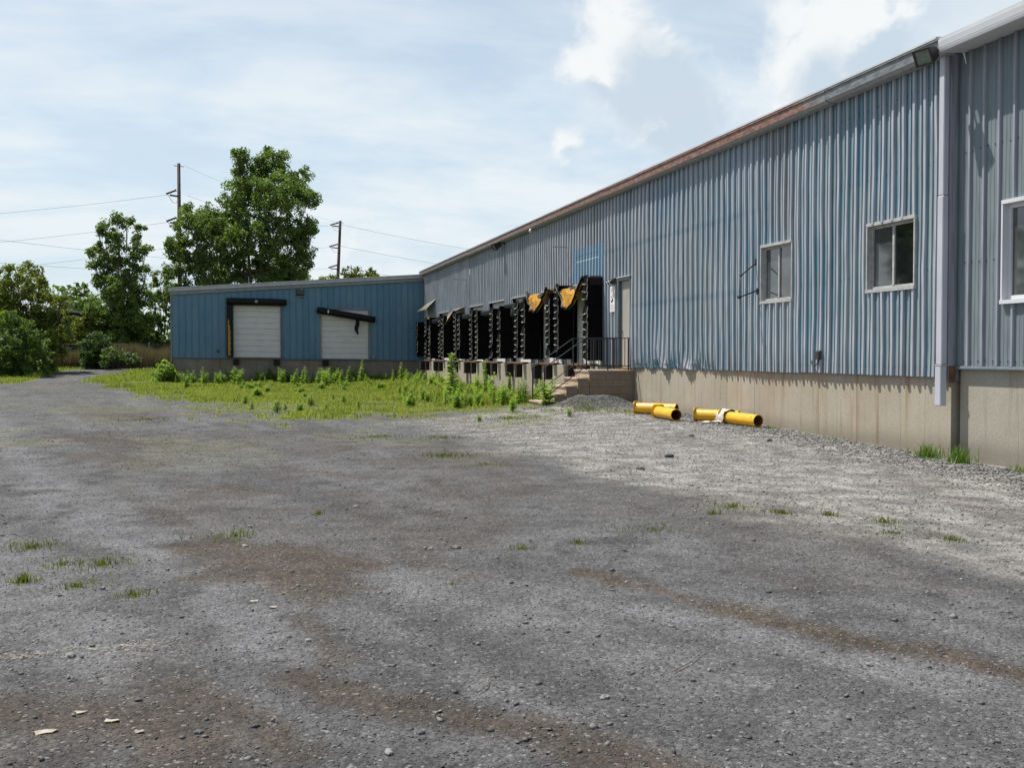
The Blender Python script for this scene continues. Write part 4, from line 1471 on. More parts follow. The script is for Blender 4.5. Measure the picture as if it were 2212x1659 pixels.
for i in range(5):
    MB().box(pr, pr + 0.001, 27.80 + 0.012 * (i % 2), 28.06, 2.75 + 0.035 * i, 2.762 + 0.035 * i).build('print_line', 'print_grey', sg, fix=False)

wl = thing('wall_lamp', (WX, 27.78, 3.55), 'small dark twin-head wall lamp beside the top of the grey door', 'lamp')
MB().box(WX - 0.12, WX - 0.036, 27.68, 27.90, 3.46, 3.62).build('housing', 'lamp_bronze', wl, bevel=0.01)
for dy in (0.10, -0.06):
    hd = MB().tube([(WX - 0.10, 27.80 + dy, 3.56), (WX - 0.20, 27.82 + dy, 3.50)], [0.04, 0.06], 10).build('lamp_head', 'lamp_bronze', wl)
    MB().tube([(WX - 0.198, 27.82 + dy, 3.501), (WX - 0.215, 27.824 + dy, 3.49)], [0.052, 0.04], 10).build('lens', 'sign_white', hd)


def floodlight(loc, rotz, label, s=1.0, tilt=-0.5):
    t = thing('floodlight', loc, label, 'floodlight')
    M = Matrix.Rotation(rotz, 4, 'Z') @ Matrix.Rotation(tilt, 4, 'X')
    L = Vector(loc)

    def P(x, y, z):
        return tuple(L + (M @ Vector((x, y, z))) * s)
    # body: a box flaring towards the glass at +Y
    b = MB()
    b.add([P(-0.13, -0.16, -0.10), P(0.13, -0.16, -0.10), P(0.13, -0.16, 0.10), P(-0.13, -0.16, 0.10),
           P(-0.20, 0.14, -0.16), P(0.20, 0.14, -0.16), P(0.20, 0.14, 0.16), P(-0.20, 0.14, 0.16)],
          [(3, 2, 1, 0), (4, 5, 6, 7), (0, 1, 5, 4), (1, 2, 6, 5), (2, 3, 7, 6), (3, 0, 4, 7)])
    body = b.build('housing', 'lamp_bronze', t)
    r = MB()
    for (x0, x1, z0, z1) in ((-0.21, 0.21, 0.135, 0.17), (-0.21, 0.21, -0.17, -0.135), (-0.21, -0.175, -0.135, 0.135), (0.175, 0.21, -0.135, 0.135)):
        r.add([P(x, y, z) for z in (z0, z1) for y in (0.141, 0.175) for x in (x0, x1)],
              [(0, 2, 3, 1), (4, 5, 7, 6), (0, 1, 5, 4), (2, 6, 7, 3), (0, 4, 6, 2), (1, 3, 7, 5)])
    r.build('bezel', 'lamp_bronze', body)
    MB().add([P(-0.176, 0.150, -0.136), P(0.176, 0.150, -0.136), P(0.176, 0.150, 0.136), P(-0.176, 0.150, 0.136),
              P(-0.176, 0.145, -0.136), P(0.176, 0.145, -0.136), P(0.176, 0.145, 0.136), P(-0.176, 0.145, 0.136)],
             [(0, 1, 2, 3), (7, 6, 5, 4)]).build('glass', 'lens_glass', body)
    a = Vector(P(0, -0.15, 0.05))
    MB().tube([tuple(a), (WX - 0.12, a.y, a.z + 0.03), (WX - 0.0, a.y, a.z + 0.03)], 0.028 * s, 8).build('arm', 'lamp_bronze', t)
    MB().box(WX - 0.06, WX - 0.03, a.y - 0.07, a.y + 0.07, a.z - 0.05, a.z + 0.11).build('wall_plate', 'lamp_bronze', t, fix=False)
    return t


floodlight((9.74, 13.52, 5.85), math.radians(105), 'bronze floodlight under the eave beside the white downspout', 0.72, -0.45)
floodlight((9.86, 40.2, 5.74), math.radians(95), 'bronze floodlight under the eave above the row of docks', 0.85, -0.5)
# shoebox lamp on the annex
al = thing('wall_pack_light', (3.42, DY, 4.75), 'dark box-shaped wall light between the two annex doors', 'lamp')
MB().prism([(DY - 0.24, 4.66), (DY - 0.04, 4.60), (DY - 0.04, 4.92), (DY - 0.20, 4.92)], 0, 3.24, 3.62).map(shear).build('housing', 'lamp_bronze', al, bevel=0.01)
MB().box(3.27, 3.59, DY - 0.22, DY - 0.06, 4.575, 4.60).map(shear).build('lens', 'lens_glass', al, fix=False)
MB().tube([shear(3.5, DY - 0.1, 4.9), shear(3.5, DY - 0.1, 5.02)], 0.03, 8).build('photocell', 'galvanised', al)

for (y, z, ln, lab) in ((32.12, 4.90, 0.52, 'thin grey rod sticking out of the wall left of the bright blue patch'),
                        (47.15, 4.91, 0.66, 'thin grey rod sticking out of the far wall near the annex corner')):
    t = thing('wall_rod', (WX, y, z), lab, 'bracket')
    MB().bar((WX - ln, y, z), (WX, y, z), 0.03, 0.03).build('rod', 'galvanised', t)
    MB().bar((WX - 0.06, y, z - 0.18), (WX - 0.06, y, z + 0.02), 0.025).build('stay', 'galvanised', t)
t = thing('wall_bracket', (WX, 19.5, 3.1), 'pair of thin black arms joined by a cord on the wall left of a window', 'bracket')
a1, a2 = (9.84, 19.56, 3.10), (9.78, 19.50, 2.66)
MB().bar((WX - 0.03, 19.55, 3.36), a1, 0.022).build('arm', 'black_steel', t)
MB().bar((WX - 0.03, 19.48, 2.80), a2, 0.026).build('arm', 'black_steel', t)
MB().box(WX - 0.05, WX - 0.03, 19.52, 19.58, 3.30, 3.44).build('foot_plate', 'black_steel', t, fix=False)
MB().box(WX - 0.05, WX - 0.03, 19.45, 19.51, 2.72, 2.84).build('foot_plate', 'black_steel', t, fix=False)
MB().tube([(9.86, 19.56, 3.10), (9.82, 19.56, 3.10)], 0.026, 8).build('end_knob', 'black_steel', t)
MB().tube([(9.80, 19.50, 2.66), (9.74, 19.50, 2.66)], 0.034, 8).build('end_knob', 'black_steel', t)
MB().tube([a1, (9.80, 19.53, 2.9), a2], 0.005, 5).build('cord', 'black_steel', t)
t = thing('outlet_box', (WX, 17.1, 1.45), 'small grey outlet box with a loose black cable low on the wall', 'outlet')
MB().box(WX - 0.11, WX - 0.035, 17.04, 17.16, 1.42, 1.58).build('box', 'lamp_bronze', t, bevel=0.01)
MB().tube([(WX - 0.07, 17.10, 1.42), (WX - 0.08, 17.12, 1.34), (WX - 0.09, 17.20, 1.30), (WX - 0.08, 17.30, 1.32), (WX - 0.06, 17.36, 1.40)], 0.011, 6).build('cable', 'black_steel', t)
t = thing('eave_insulator', (9.9, 35.6, 5.9), 'small white knob hanging under the rusty gutter', 'fitting')
MB().tube([(9.92, 35.6, 5.87), (9.92, 35.6, 5.80), (9.92, 35.6, 5.74)], [0.02, 0.055, 0.03], 10).build('knob', 'sign_white', t)

# ------------------------------------------------------------------ yellow pipes
PR = 0.125
PIPES = [
    ((8.97, 23.05), (9.66, 22.33), 'yellow steel pipe nearest the steps, partly behind the next pipe'),
    ((9.00, 21.80), (8.93, 20.66), 'short yellow steel pipe, second from the steps, angled out from wall'),
    ((9.36, 20.62), (10.02, 19.98), 'yellow steel pipe third from the steps, in line along the wall'),
    ((9.66, 19.92), (9.88, 18.87), 'yellow steel pipe farthest from the steps with plastic film round one end'),
]
for (p0, p1, lab) in PIPES:
    z0, z1 = gzs(*p0) + PR + 0.005, gzs(*p1) + PR + 0.005
    a, b = Vector((*p0, z0)), Vector((*p1, z1))
    t = thing('steel_pipe', (p1[0], p1[1], z1 - PR), lab, 'pipe', 'yellow pipes along the foundation')
    d = (b - a).normalized()
    s = d.cross(Vector((0, 0, 1))).normalized()
    u = s.cross(d)
    n = 28
    mb = MB()
    vs = []
    for (p, r) in ((a, PR), (b, PR), (b, PR - 0.012), (a, PR - 0.012)):
        for k in range(n):
            q = 2 * math.pi * k / n
            vs.append(p + (s * math.cos(q) + u * math.sin(q)) * r)
    fs = [(i * n + k, i * n + (k + 1) % n, ((i + 1) % 4) * n + (k + 1) % n, ((i + 1) % 4) * n + k) for i in range(4) for k in range(n)]
    mb.add(vs, fs, True)
    body = mb.build('pipe_body', 'yellow_paint', t)
    md = body.modifiers.new('es', 'EDGE_SPLIT')
    md.split_angle = math.radians(50)
    # rusty inside
    vs = []
    for (p, r) in ((a + d * 0.02, PR - 0.0135), (b - d * 0.01, PR - 0.0135)):
        for k in range(n):
            q = 2 * math.pi * k / n
            vs.append(p + (s * math.cos(q) + u * math.sin(q)) * r)
    MB().add(vs, [(k, (k + 1) % n, n + (k + 1) % n, n + k) for k in range(n)], True).build('bore', 'rust', t, fix=False)
    # base plate with cut corners and bolt ears
    pl = MB()
    w = 0.150
    ring = [(-w, -w * 0.6), (-w * 0.6, -w), (w * 0.6, -w), (w, -w * 0.6), (w, w * 0.6), (w * 0.75, w), (-w * 0.75, w), (-w, w * 0.6)]
    vs = [a - d * q + s * x + u * (z + 0.012) for q in (0.0, 0.014) for (x, z) in ring]
    m_ = len(ring)
    pl.add(vs, [tuple(range(m_)), tuple(range(2 * m_ - 1, m_ - 1, -1))] + [(i, (i + 1) % m_, m_ + (i + 1) % m_, m_ + i) for i in range(m_)])
    pl.build('base_plate', 'yellow_paint', t)
    for k in range(3):
        q = 0.6 + 0.9 * k
        c = b - d * 0.10 + (s * math.cos(q) + u * math.sin(q)) * (PR + 0.001)
        MB().tube([c, c + (s * math.cos(q) + u * math.sin(q)) * 0.002], 0.016 + 0.006 * (k % 2), 8).build('scuffed_hole', 'print_black', t)
# film round the last pipe
t = thing('plastic_film', (9.70, 19.9, 0.15), 'crumpled pale plastic film wrapped over the pipe end on the gravel', 'litter')
t.location = (9.655, 19.9, 0.12)
mb = MB()
vs = []
n_, m_ = 18, 9
a0v = Vector((9.655, 19.95, gzs(9.655, 19.95) + PR))
for i in range(m_):
    for k in range(n_):
        q = 2 * math.pi * k / n_
        r = PR + 0.012 + 0.065 * float(vnoise(np.array([i * 0.9]), np.array([k * 0.9]), 4)[0])
        vs.append((a0v.x + 0.006 * i + r * math.cos(q), a0v.y - 0.03 * i, max(a0v.z + r * math.sin(q), 0.03)))
mb.add(vs, [(i * n_ + k, i * n_ + (k + 1) % n_, (i + 1) * n_ + (k + 1) % n_, (i + 1) * n_ + k) for i in range(m_ - 1) for k in range(n_)], True)
mb.build('wrap', 'plastic_film', t, fix=False)
mb = MB()
vs = []
for i in range(8):
    for j in range(6):
        u_, v_ = i / 7, j / 5
        x_, y_ = 9.52 - 0.36 * u_, 19.85 + 0.22 * (v_ - 0.5) * (1 - 0.5 * u_) + 0.1 * u_
        vs.append((x_, y_, gzs(x_, y_) + 0.02 + 0.07 * float(vnoise(np.array([i * 0.8]), np.array([j * 0.9]), 9)[0]) * (1 - 0.4 * u_)))
mb.add(vs, [(i * 6 + j, (i + 1) * 6 + j, (i + 1) * 6 + j + 1, i * 6 + j + 1) for i in range(7) for j in range(5)], True)
mb.build('trailing_end', 'plastic_film', t, fix=False)

# ------------------------------------------------------------------ utility poles and lines
def pole(name, x, y, top, r, arms, label, lean=0.0, side=-1):
    base = gzs(x, y)
    t = thing(name, (x, y, base), label, 'utility pole')
    MB().tube([(x - lean * top, y, base - 0.5), (x - lean * top * 0.5, y, top * 0.5), (x, y, top)], [r * 1.25, r * 1.1, r * 0.85], 10).build('pole_shaft', 'pole_wood', t)
    pts = []
    for (z, ln) in arms:
        xx = x - lean * (top - z)
        MB().bar((xx, y - 0.1, z - 0.55), (xx + side * ln, y - 0.1, z - 0.45), 0.16, 0.16).build('crossarm', 'pole_wood', t)
        q = []
        for i in range(9):
            f = i / 8
            q.append((xx + side * (0.25 + (ln + 0.1) * f), y - 0.1, z + 0.10 - 0.42 * f))
        MB().tube(q, [0.10 if i % 2 else 0.14 for i in range(9)], 8).build('insulator', 'lamp_bronze', t)
        j = [(xx + side * (ln + 0.2), y - 0.1, z - 0.38), (xx + side * ln * 0.7, y - 0.1, z - 1.15), (xx + side * 0.3, y - 0.1, z - 1.25), (xx, y - 0.1, z - 0.7)]
        MB().tube(j, 0.025, 5).build('jumper_wire', 'wire', t)
        pts.append((xx, z))
    MB().bar((x - 0.5, y, top - 0.25), (x + 0.5, y, top - 0.32), 0.07).build('cap_bracket', 'galvanised', t)
    return t


pole('utility_pole', -5.43, 115.0, 21.2, 0.19, [(18.35, 0.9), (15.55, 0.9), (12.9, 0.9)], 'tall dark wooden utility pole left of the biggest tree')
pole('utility_pole', 16.26, 170.0, 22.7, 0.25, [(22.3, 1.2), (18.9, 1.2), (15.6, 1.2)], 'smaller leaning utility pole rising behind the annex roof', lean=0.045)


def wire(pts, label, group=None, r=0.022):
    out = []
    for (p, q, sag) in pts:
        p, q = Vector(p), Vector(q)
        for i in range(15):
            f = i / 14
            c = p.lerp(q, f)
            c.z -= sag * 4 * f * (1 - f)
            if not out or (out[-1] - c).length > 1e-3:
                out.append(c)
    o = MB().tube(out, r, 5).build('power_line', 'wire')
    tag(o, label, 'power line', group)
    return o


LV = ['uppermost', 'middle', 'lowest']
P1 = [(-6.5, 115, 17.95), (-6.5, 115, 15.15), (-6.5, 115, 12.5)]
P2 = [(15.0, 170, 21.9), (14.85, 170, 18.5), (14.7, 170, 15.2)]
LFT = [(-60.0, 105, 11.6), (-60.0, 105, 8.9), (-60.0, 105, 6.6)]
RGT = [(120.0, 255, 26.5), (120.0, 255, 22.5), (120.0, 255, 18.5)]
for k in range(3):
    wire([(LFT[k], P1[k], 1.2)], ['highest of the three power lines running left from the tall pole', 'middle of the three power lines running left from the tall pole',
                                  'lowest of the three power lines running left from the tall pole'][k], 'power lines from the poles', 0.014)
    wire([((-4.6, 115, P1[k][2]), P2[k], 1.0)], ['highest power line between the two poles, behind the biggest tree', 'middle power line between the two poles, behind the biggest tree',
                                                 'lowest power line between the two poles, behind the biggest tree'][k], 'power lines from the poles', 0.015)
    wire([((16.4, 170, P2[k][2] + 0.2), RGT[k], 3.2)], ['highest power line running right from the leaning pole to the eave', 'middle power line running right from the leaning pole',
                                                        'lowest power line running right from the leaning pole'][k], 'power lines from the poles', 0.020)
wire([((-60, 90, 16.5), (-5.0, 150, 14.2), 0.9)], 'thin cable sloping down to the right over the left trees', None, 0.016)
wire([((-60, 95, 12.2), (-5.0, 150, 12.4), 0.6)], 'lower thin cable crossing just above the left trees', None, 0.016)
wire([((-4.9, 115, 21.0), (16.0, 170, 22.4), 0.5)], 'faint top wire strung between the tips of both poles', None, 0.010)

# ------------------------------------------------------------------ foliage
def leaves(centers, radii, per, size, rng, up=0.35, crown_c=None, flat=0.0):
    """leaf quads: centers (n,3), radii (n,), 'per' leaves each"""
    n = len(centers)
    cc = np.repeat(np.asarray(centers), per, 0)
    rr = np.repeat(np.asarray(radii), per)
    d = rng.normal(size=(n * per, 3))
    d /= np.linalg.norm(d, axis=1, keepdims=True)
    rad = rng.random(n * per) ** 0.45
    pos = cc + d * (rr * rad)[:, None] * np.array([1, 1, 0.85])
    nrm = d * 0.6 + rng.normal(size=d.shape) * 0.7 + np.array([0, 0, up])
    nrm /= np.linalg.norm(nrm, axis=1, keepdims=True)
    t = np.cross(nrm, rng.normal(size=d.shape))
    t /= np.linalg.norm(t, axis=1, keepdims=True)
    b = np.cross(nrm, t)
    s = size * rng.uniform(0.6, 1.35, n * per)
    L = t * s[:, None] * 0.5
    Wd = b * s[:, None] * 0.34
    droop = nrm * (s * 0.12)[:, None]
    q = np.stack([pos - L - droop, pos + Wd, pos + L - droop, pos - Wd], 1).reshape(-1, 3)
    tint = np.repeat(np.clip(rng.normal(0.5, 0.25, n * per) + np.repeat(rng.normal(0, 0.16, n), per), 0, 1), 4)
    return q, tint


def crown_mesh(name, blobs, rng, csize, per, leaf, dens=1.0, hollow=0.35):
    """blobs: (x,y,z,r[,ry]) world"""
    cs, rs = [], []
    for b in blobs:
        x, y, z, r = b[:4]
        k = max(4, int(dens * 4.2 * (r / csize) ** 2))
        d = rng.normal(size=(k, 3))
        d /= np.linalg.norm(d, axis=1, keepdims=True)
        rad = r * (hollow + (1 - hollow) * rng.random(k) ** 0.5) * (0.86 + 0.28 * rng.random(k))
        p = np.array([x, y, z]) + d * rad[:, None] * np.array([1.0, 1.0, 0.95])
        cs.append(p)
        rs.append(csize * rng.uniform(0.45, 1.15, k))
    cs = np.concatenate(cs)
    rs = np.concatenate(rs)
    q, tint = leaves(cs, rs, per, leaf, rng)
    f = np.arange(len(q), dtype=np.int32)
    return np_mesh(name, q, f, 4, tint), cs


def tree(name, base, blobs, label, m, rng_seed, csize=0.6, per=42, leaf=0.26, trunk_r=0.25, dens=1.0, cat='tree', group=None, limbs=True, hollow=0.35):
    rng = np.random.default_rng(rng_seed)
    rr = random.Random(rng_seed)
    x, y = base
    z = gzs(x, y)
    t = thing(name, (x, y, z), label, cat, group)
    me, cs = crown_mesh('crown', blobs, rng, csize, per, leaf, dens, hollow)
    link('crown', me, m, t)
    tb = MB()
    top = max(b[2] for b in blobs)
    cx = sum(b[0] * b[3] for b in blobs) / sum(b[3] for b in blobs)
    spine = []
    for i in range(8):
        f = i / 7
        zz = z - 0.3 + (top - z) * 0.86 * f
        spine.append(Vector((x + (cx - x) * f + 0.25 * math.sin(2.1 * f + rng_seed) * trunk_r * 4, y + 0.2 * math.sin(3 * f), zz)))
    tb.tube(spine, [trunk_r * (1.25 if i == 0 else 1 - 0.125 * i) for i in range(8)], 9)
    if limbs:
        for b in blobs:
            c = Vector(b[:3])
            zi = max(z + 0.35 * (c.z - z), z + 0.8)
            k = min(6, max(0, int((zi - z) / max(0.1, (top - z) * 0.86) * 7)))
            s = spine[k]
            if (c - s).length < 0.4:
                continue
            m1 = s.lerp(c, 0.5) + Vector((rr.uniform(-0.3, 0.3), rr.uniform(-0.3, 0.3), -0.12 * (c - s).length))
            rb_ = trunk_r * 0.34
            tb.tube([s, m1, c], [rb_, rb_ * 0.62, rb_ * 0.2], 6)
            for q in range(4):
                e = c + Vector((rr.uniform(-1, 1), rr.uniform(-1, 1), rr.uniform(-0.3, 1))) * b[3] * 0.8
                tb.tube([m1.lerp(c, 0.5), c.lerp(e, 0.5) + Vector((0, 0, 0.1)), e], [rb_ * 0.35, rb_ * 0.2, rb_ * 0.06], 5)
    tb.build('trunk', 'bark', t)
    return t


KX = 0.9679     # cos yaw etc. for turning measured outline points into places on a vertical plane


def at(px, py, Y):
    """place on the vertical plane y = Y seen at this point of the survey sheet"""
    c = Vector(((px - 1106.0) / 2300.0, -(py - 829.5) / 2300.0, -1.0))
    d = cam.rotation_euler.to_matrix() @ c
    k = Y / d.y
    return d.x * k, CAM_H + d.z * k, k / 2300.0 * 1.0


def outline(Y, pts, jitter, seed):
    rr = random.Random(seed)
    out = []
    for (px, py, r) in pts:
        x, z, s = at(px, py, Y)
        out.append((x, Y + rr.uniform(-jitter, jitter), z, r * s))
    return out


BIG = outline(94, [(515, 332, 24), (520, 365, 22), (590, 352, 44), (560, 385, 40), (640, 395, 40), (668, 420, 24), (600, 430, 60), (520, 425, 42), (490, 460, 42),
                   (440, 470, 32), (405, 445, 16), (415, 500, 38), (480, 520, 56), (560, 510, 62), (640, 500, 44), (670, 490, 22), (385, 540, 30), (430, 570, 42), (375, 585, 24),
                   (510, 585, 52), (590, 580, 52), (650, 560, 34), (640, 600, 34), (560, 640, 50), (460, 630, 50), (390, 640, 40)], 2.2, 5)
tree('broadleaf_tree', (1.7, 94.0), BIG, 'biggest broad leafy tree standing behind the blue annex', 'leaf_green', 21, csize=0.60, per=82, leaf=0.195, trunk_r=0.24, dens=1.7, hollow=0.05)
MID = outline(88.5, [(250, 466, 14), (270, 480, 18), (214, 500, 14), (228, 488, 12), (305, 498, 12), (298, 515, 16), (255, 515, 28), (206, 530, 16), (296, 545, 22), (235, 560, 32), (316, 540, 10), (318, 575, 12), (200, 568, 14), (196, 545, 9), (275, 590, 36),
                   (225, 610, 30), (262, 640, 44), (300, 640, 26), (230, 670, 44), (285, 690, 46), (250, 720, 46), (305, 720, 34), (215, 720, 30), (275, 745, 40)], 1.6, 6)
tree('broadleaf_tree', (-8.5, 88.5), MID, 'slender leafy tree left of the annex, second tallest', 'leaf_green', 22, csize=0.48, per=64, leaf=0.185, trunk_r=0.15, dens=1.35, hollow=0.12)
R1 = outline(91, [(345, 605, 20), (330, 630, 22), (358, 640, 20), (345, 670, 30), (362, 690, 26), (335, 720, 30), (355, 750, 28), (325, 752, 26)], 1.2, 7)
tree('small_tree', (-5.4, 91.0), R1, 'small loose-leaved tree close to the left end of the annex', 'leaf_green', 23, csize=0.42, per=36, leaf=0.22, trunk_r=0.12, dens=0.85)
LT = outline(76, [(20, 600, 34), (55, 590, 26), (10, 640, 40), (75, 620, 30), (95, 612, 10), (60, 655, 42), (110, 660, 30), (140, 655, 14), (100, 690, 36), (135, 690, 24), (40, 700, 44), (90, 725, 40), (130, 720, 24), (-30, 640, 46), (-20, 700, 50), (60, 750, 34), (100, 755, 30), (20, 770, 40), (120, 765, 22), (75, 785, 26), (110, 785, 18)], 1.6, 8)
tree('broadleaf_tree', (-12.6, 76.0), LT, 'yellow-green broad tree at the left edge of the picture', 'leaf_yellow', 24, csize=0.50, per=60, leaf=0.19, trunk_r=0.16, dens=1.0)
LB = outline(71, [(15, 700, 30), (45, 712, 28), (70, 735, 26), (95, 750, 18), (20, 745, 36), (60, 765, 30), (-20, 730, 46), (-25, 775, 36), (25, 785, 26), (85, 775, 20), (60, 795, 20), (10, 805, 22), (95, 795, 14), (35, 800, 22), (-20, 805, 24)], 1.0, 9)
tree('large_bush', (-12.7, 71.0), LB, 'glossy green bush in front of the yellow-green tree', 'leaf_green', 25, csize=0.40, per=56, leaf=0.15, trunk_r=0.10, dens=1.1, cat='bush')
B2 = outline(80.5, [(205, 740, 26), (185, 752, 20), (225, 752, 20), (205, 765, 26), (190, 772, 18), (222, 774, 16), (205, 782, 18), (190, 785, 12), (220, 787, 12)], 0.7, 10)
tree('round_bush', (-9.55, 80.5), B2, 'rounded dark green bush standing in front of the wire fence', 'leaf_dark', 26, csize=0.26, per=40, leaf=0.12, trunk_r=0.06, dens=1.5, cat='bush')
V1 = outline(89.5, [(175, 690, 20), (200, 690, 24), (150, 705, 14), (225, 705, 20), (190, 715, 26), (165, 725, 18)], 0.9, 11)
tree('leafy_shrub', (-10.9, 89.5), V1, 'bright vine-covered shrub in front of the dark shed', 'leaf_yellow', 27, csize=0.34, per=36, leaf=0.19, trunk_r=0.07, dens=1.0, cat='bush')
V2 = outline(79, [(240, 765, 16), (262, 770, 16), (285, 775, 12), (230, 780, 14)], 0.6, 12)
tree('leafy_shrub', (-7.6, 79.0), V2, 'low pale shrub right of the rounded bush', 'leaf_pale', 28, csize=0.26, per=30, leaf=0.15, trunk_r=0.04, dens=0.9, cat='bush', limbs=False)
PB = outline(108, [(130, 640, 22), (150, 650, 20), (170, 660, 22), (185, 640, 26), (200, 665, 26), (120, 670, 24), (150, 680, 30)], 1.5, 13)
tree('broadleaf_tree', (-13.5, 108.0), PB, 'pale distant tree seen between the two left trees', 'leaf_pale', 29, csize=0.7, per=34, leaf=0.30, trunk_r=0.2, dens=0.9)
for i, (pts, lab) in enumerate([([(700, 602, 10), (722, 600, 8)], 'small treetop just left of the leaning pole over the annex roof'),
                                ([(750, 592, 14), (775, 590, 14), (800, 592, 13), (815, 600, 10), (765, 605, 20), (795, 606, 18)], 'yellow-green treetop showing above the annex roof, right of the pole')]):
    bl = outline(104, pts + [(pts[0][0] + 10, 640, 26), (pts[-1][0] - 10, 650, 26)], 1.0, 30 + i)
    tree('broadleaf_tree', (bl[0][0] + 1.0, 104.0), bl, lab, 'leaf_yellow', 40 + i, csize=0.5, per=34, leaf=0.26, trunk_r=0.16, dens=0.9)
# trees that only the windows see
for i, (x, y, lab) in enumerate([(-21.5, 57.0, 'dark tree mirrored in the window nearest the downspout'), (-27.0, 50.0, 'second dark tree mirrored in the window nearest the downspout')]):
    rr = random.Random(70 + i)
    bl = [(x + rr.uniform(-3, 3), y + rr.uniform(-3, 3), rr.uniform(3, 11.5), rr.uniform(1.4, 2.4)) for _ in range(14)]
    tree('broadleaf_tree', (x, y), bl, lab, 'leaf_dark', 60 + i, csize=0.9, per=26, leaf=0.5, trunk_r=0.3, dens=0.8)

# wood closing the view behind
def far_wood():
    rng = np.random.default_rng(77)
    bl = []
    for i in range(150):
        x = rng.uniform(-60, 26)
        y = rng.uniform(102, 124)
        top = 5.2 + 1.6 * math.sin(x * 0.35) + rng.uniform(-1, 1) + (1.0 if x < -14 else 0)
        for z in np.arange(1.4, top, 1.9):
            bl.append((x + rng.uniform(-0.8, 0.8), y, float(z), float(rng.uniform(1.0, 1.6))))
    me, _ = crown_mesh('far_wood', bl, rng, 0.9, 10, 0.62, 0.55)
    o = link('far_wood', me, 'leaf_dark')
    tag(o, 'dense dark wood closing the view behind the fence', 'trees', kind='stuff')


far_wood()

# ------------------------------------------------------------------ dark shed
t = thing('shed', (-13.2, 95, 0.6), 'dark weathered shed half hidden behind the trees at left', 'shed')
MB().box(-15.2, -11.8, 95, 99, 0.4, 5.0).build('wall', 'shed_wood', t, fix=False)
MB().prism([(-15.7, 5.35), (-11.3, 4.85), (-11.3, 5.02), (-15.7, 5.55)], 1, 94.5, 99.5).build('roof', 'galvanised', t)

# ------------------------------------------------------------------ wire fence
t = thing('wire_fence', (-9, 85, 0.6), 'rusty chain-link fence with thin posts in front of the trees', 'fence')
fx0, fx1 = -22.0, -3.0
fy = lambda x: 85.0
xs_f = [-21.4, -18.4, -15.4, -12.35, -9.3, -6.27, -3.3]
for x in xs_f:
    zb = gzs(x, 85)
    MB().tube([(x, 85, zb - 0.2), (x, 85, zb + 1.80), (x, 85, zb + 1.88)], [0.04, 0.04, 0.02], 8).build('post', 'galvanised', t)
for a, b in zip(xs_f[:-1], xs_f[1:]):
    za, zb = gzs(a, 85) + 1.72, gzs(b, 85) + 1.72
    MB().tube([(a, 85, za), ((a + b) / 2, 85, (za + zb) / 2 - 0.05), (b, 85, zb)], 0.028, 6).build('top_rail', 'rust', t)
    m_ = MB()
    L = b - a
    stp_ = 0.16
    k = 0
    H_ = 1.65
    zlo = (gzs(a, 85) + gzs(b, 85)) / 2 + 0.05
    x = -H_
    while x < L:
        for sgn in (1, -1):
            x0, z0, x1, z1 = (x, 0.0, x + H_, H_)
            if x0 < 0:
                z0 = -x0
                x0 = 0.0
            if x1 > L:
                z1 = H_ - (x1 - L)
                x1 = L
            if x1 > x0:
                p0 = (a + x0, 85.0, zlo + (z0 if sgn > 0 else H_ - z0))
                p1 = (a + x1, 85.0, zlo + (z1 if sgn > 0 else H_ - z1))
                m_.bar(p0, p1, 0.006)
        x += stp_
    o = m_.build('wire_mesh', 'galvanised', t, fix=False)
    o['kind'] = 'stuff'

# ------------------------------------------------------------------ grass and weeds
def blades(xy, h, w, rng, lean=0.35, z=None):
    n = len(xy)
    zz = gz(xy[:, 0], xy[:, 1]) - 0.01 if z is None else z
    ang = rng.uniform(0, 2 * np.pi, n)
    dx, dy = np.cos(ang), np.sin(ang)
    la = rng.uniform(0, 2 * np.pi, n)
    ll = rng.uniform(0.1, 1.0, n) * lean * h
    tipx, tipy = np.cos(la) * ll, np.sin(la) * ll
    b0 = np.stack([xy[:, 0] - dx * w / 2, xy[:, 1] - dy * w / 2, zz], -1)
    b1 = np.stack([xy[:, 0] + dx * w / 2, xy[:, 1] + dy * w / 2, zz], -1)
    m1 = np.stack([xy[:, 0] + tipx * 0.35 + dx * w * 0.4, xy[:, 1] + tipy * 0.35 + dy * w * 0.4, zz + h * 0.6], -1)
    m0 = np.stack([xy[:, 0] + tipx * 0.35 - dx * w * 0.4, xy[:, 1] + tipy * 0.35 - dy * w * 0.4, zz + h * 0.6], -1)
    t = np.stack([xy[:, 0] + tipx, xy[:, 1] + tipy, zz + h * np.sqrt(np.clip(1 - (ll / np.maximum(h, 1e-3)) ** 2 * 0.6, 0.2, 1))], -1)
    V = np.stack([b0, b1, m1, m0, t], 1).reshape(-1, 3)
    base = np.arange(n, dtype=np.int32)[:, None] * 5
    F = np.concatenate([base + np.array([0, 1, 2]), base + np.array([0, 2, 3]), base + np.array([3, 2, 4])], 1).ravel()
    tint = np.repeat(np.clip(rng.normal(0.5, 0.28, n), 0, 1), 5)
    return V, F, tint


def scatter(n, x0, x1, y0, y1, rng, maskfn, power=1.0):
    x = rng.uniform(x0, x1, n)
    y = rng.uniform(y0, y1, n)
    keep = rng.random(n) < maskfn(x, y) ** power
    return np.stack([x[keep], y[keep]], -1)


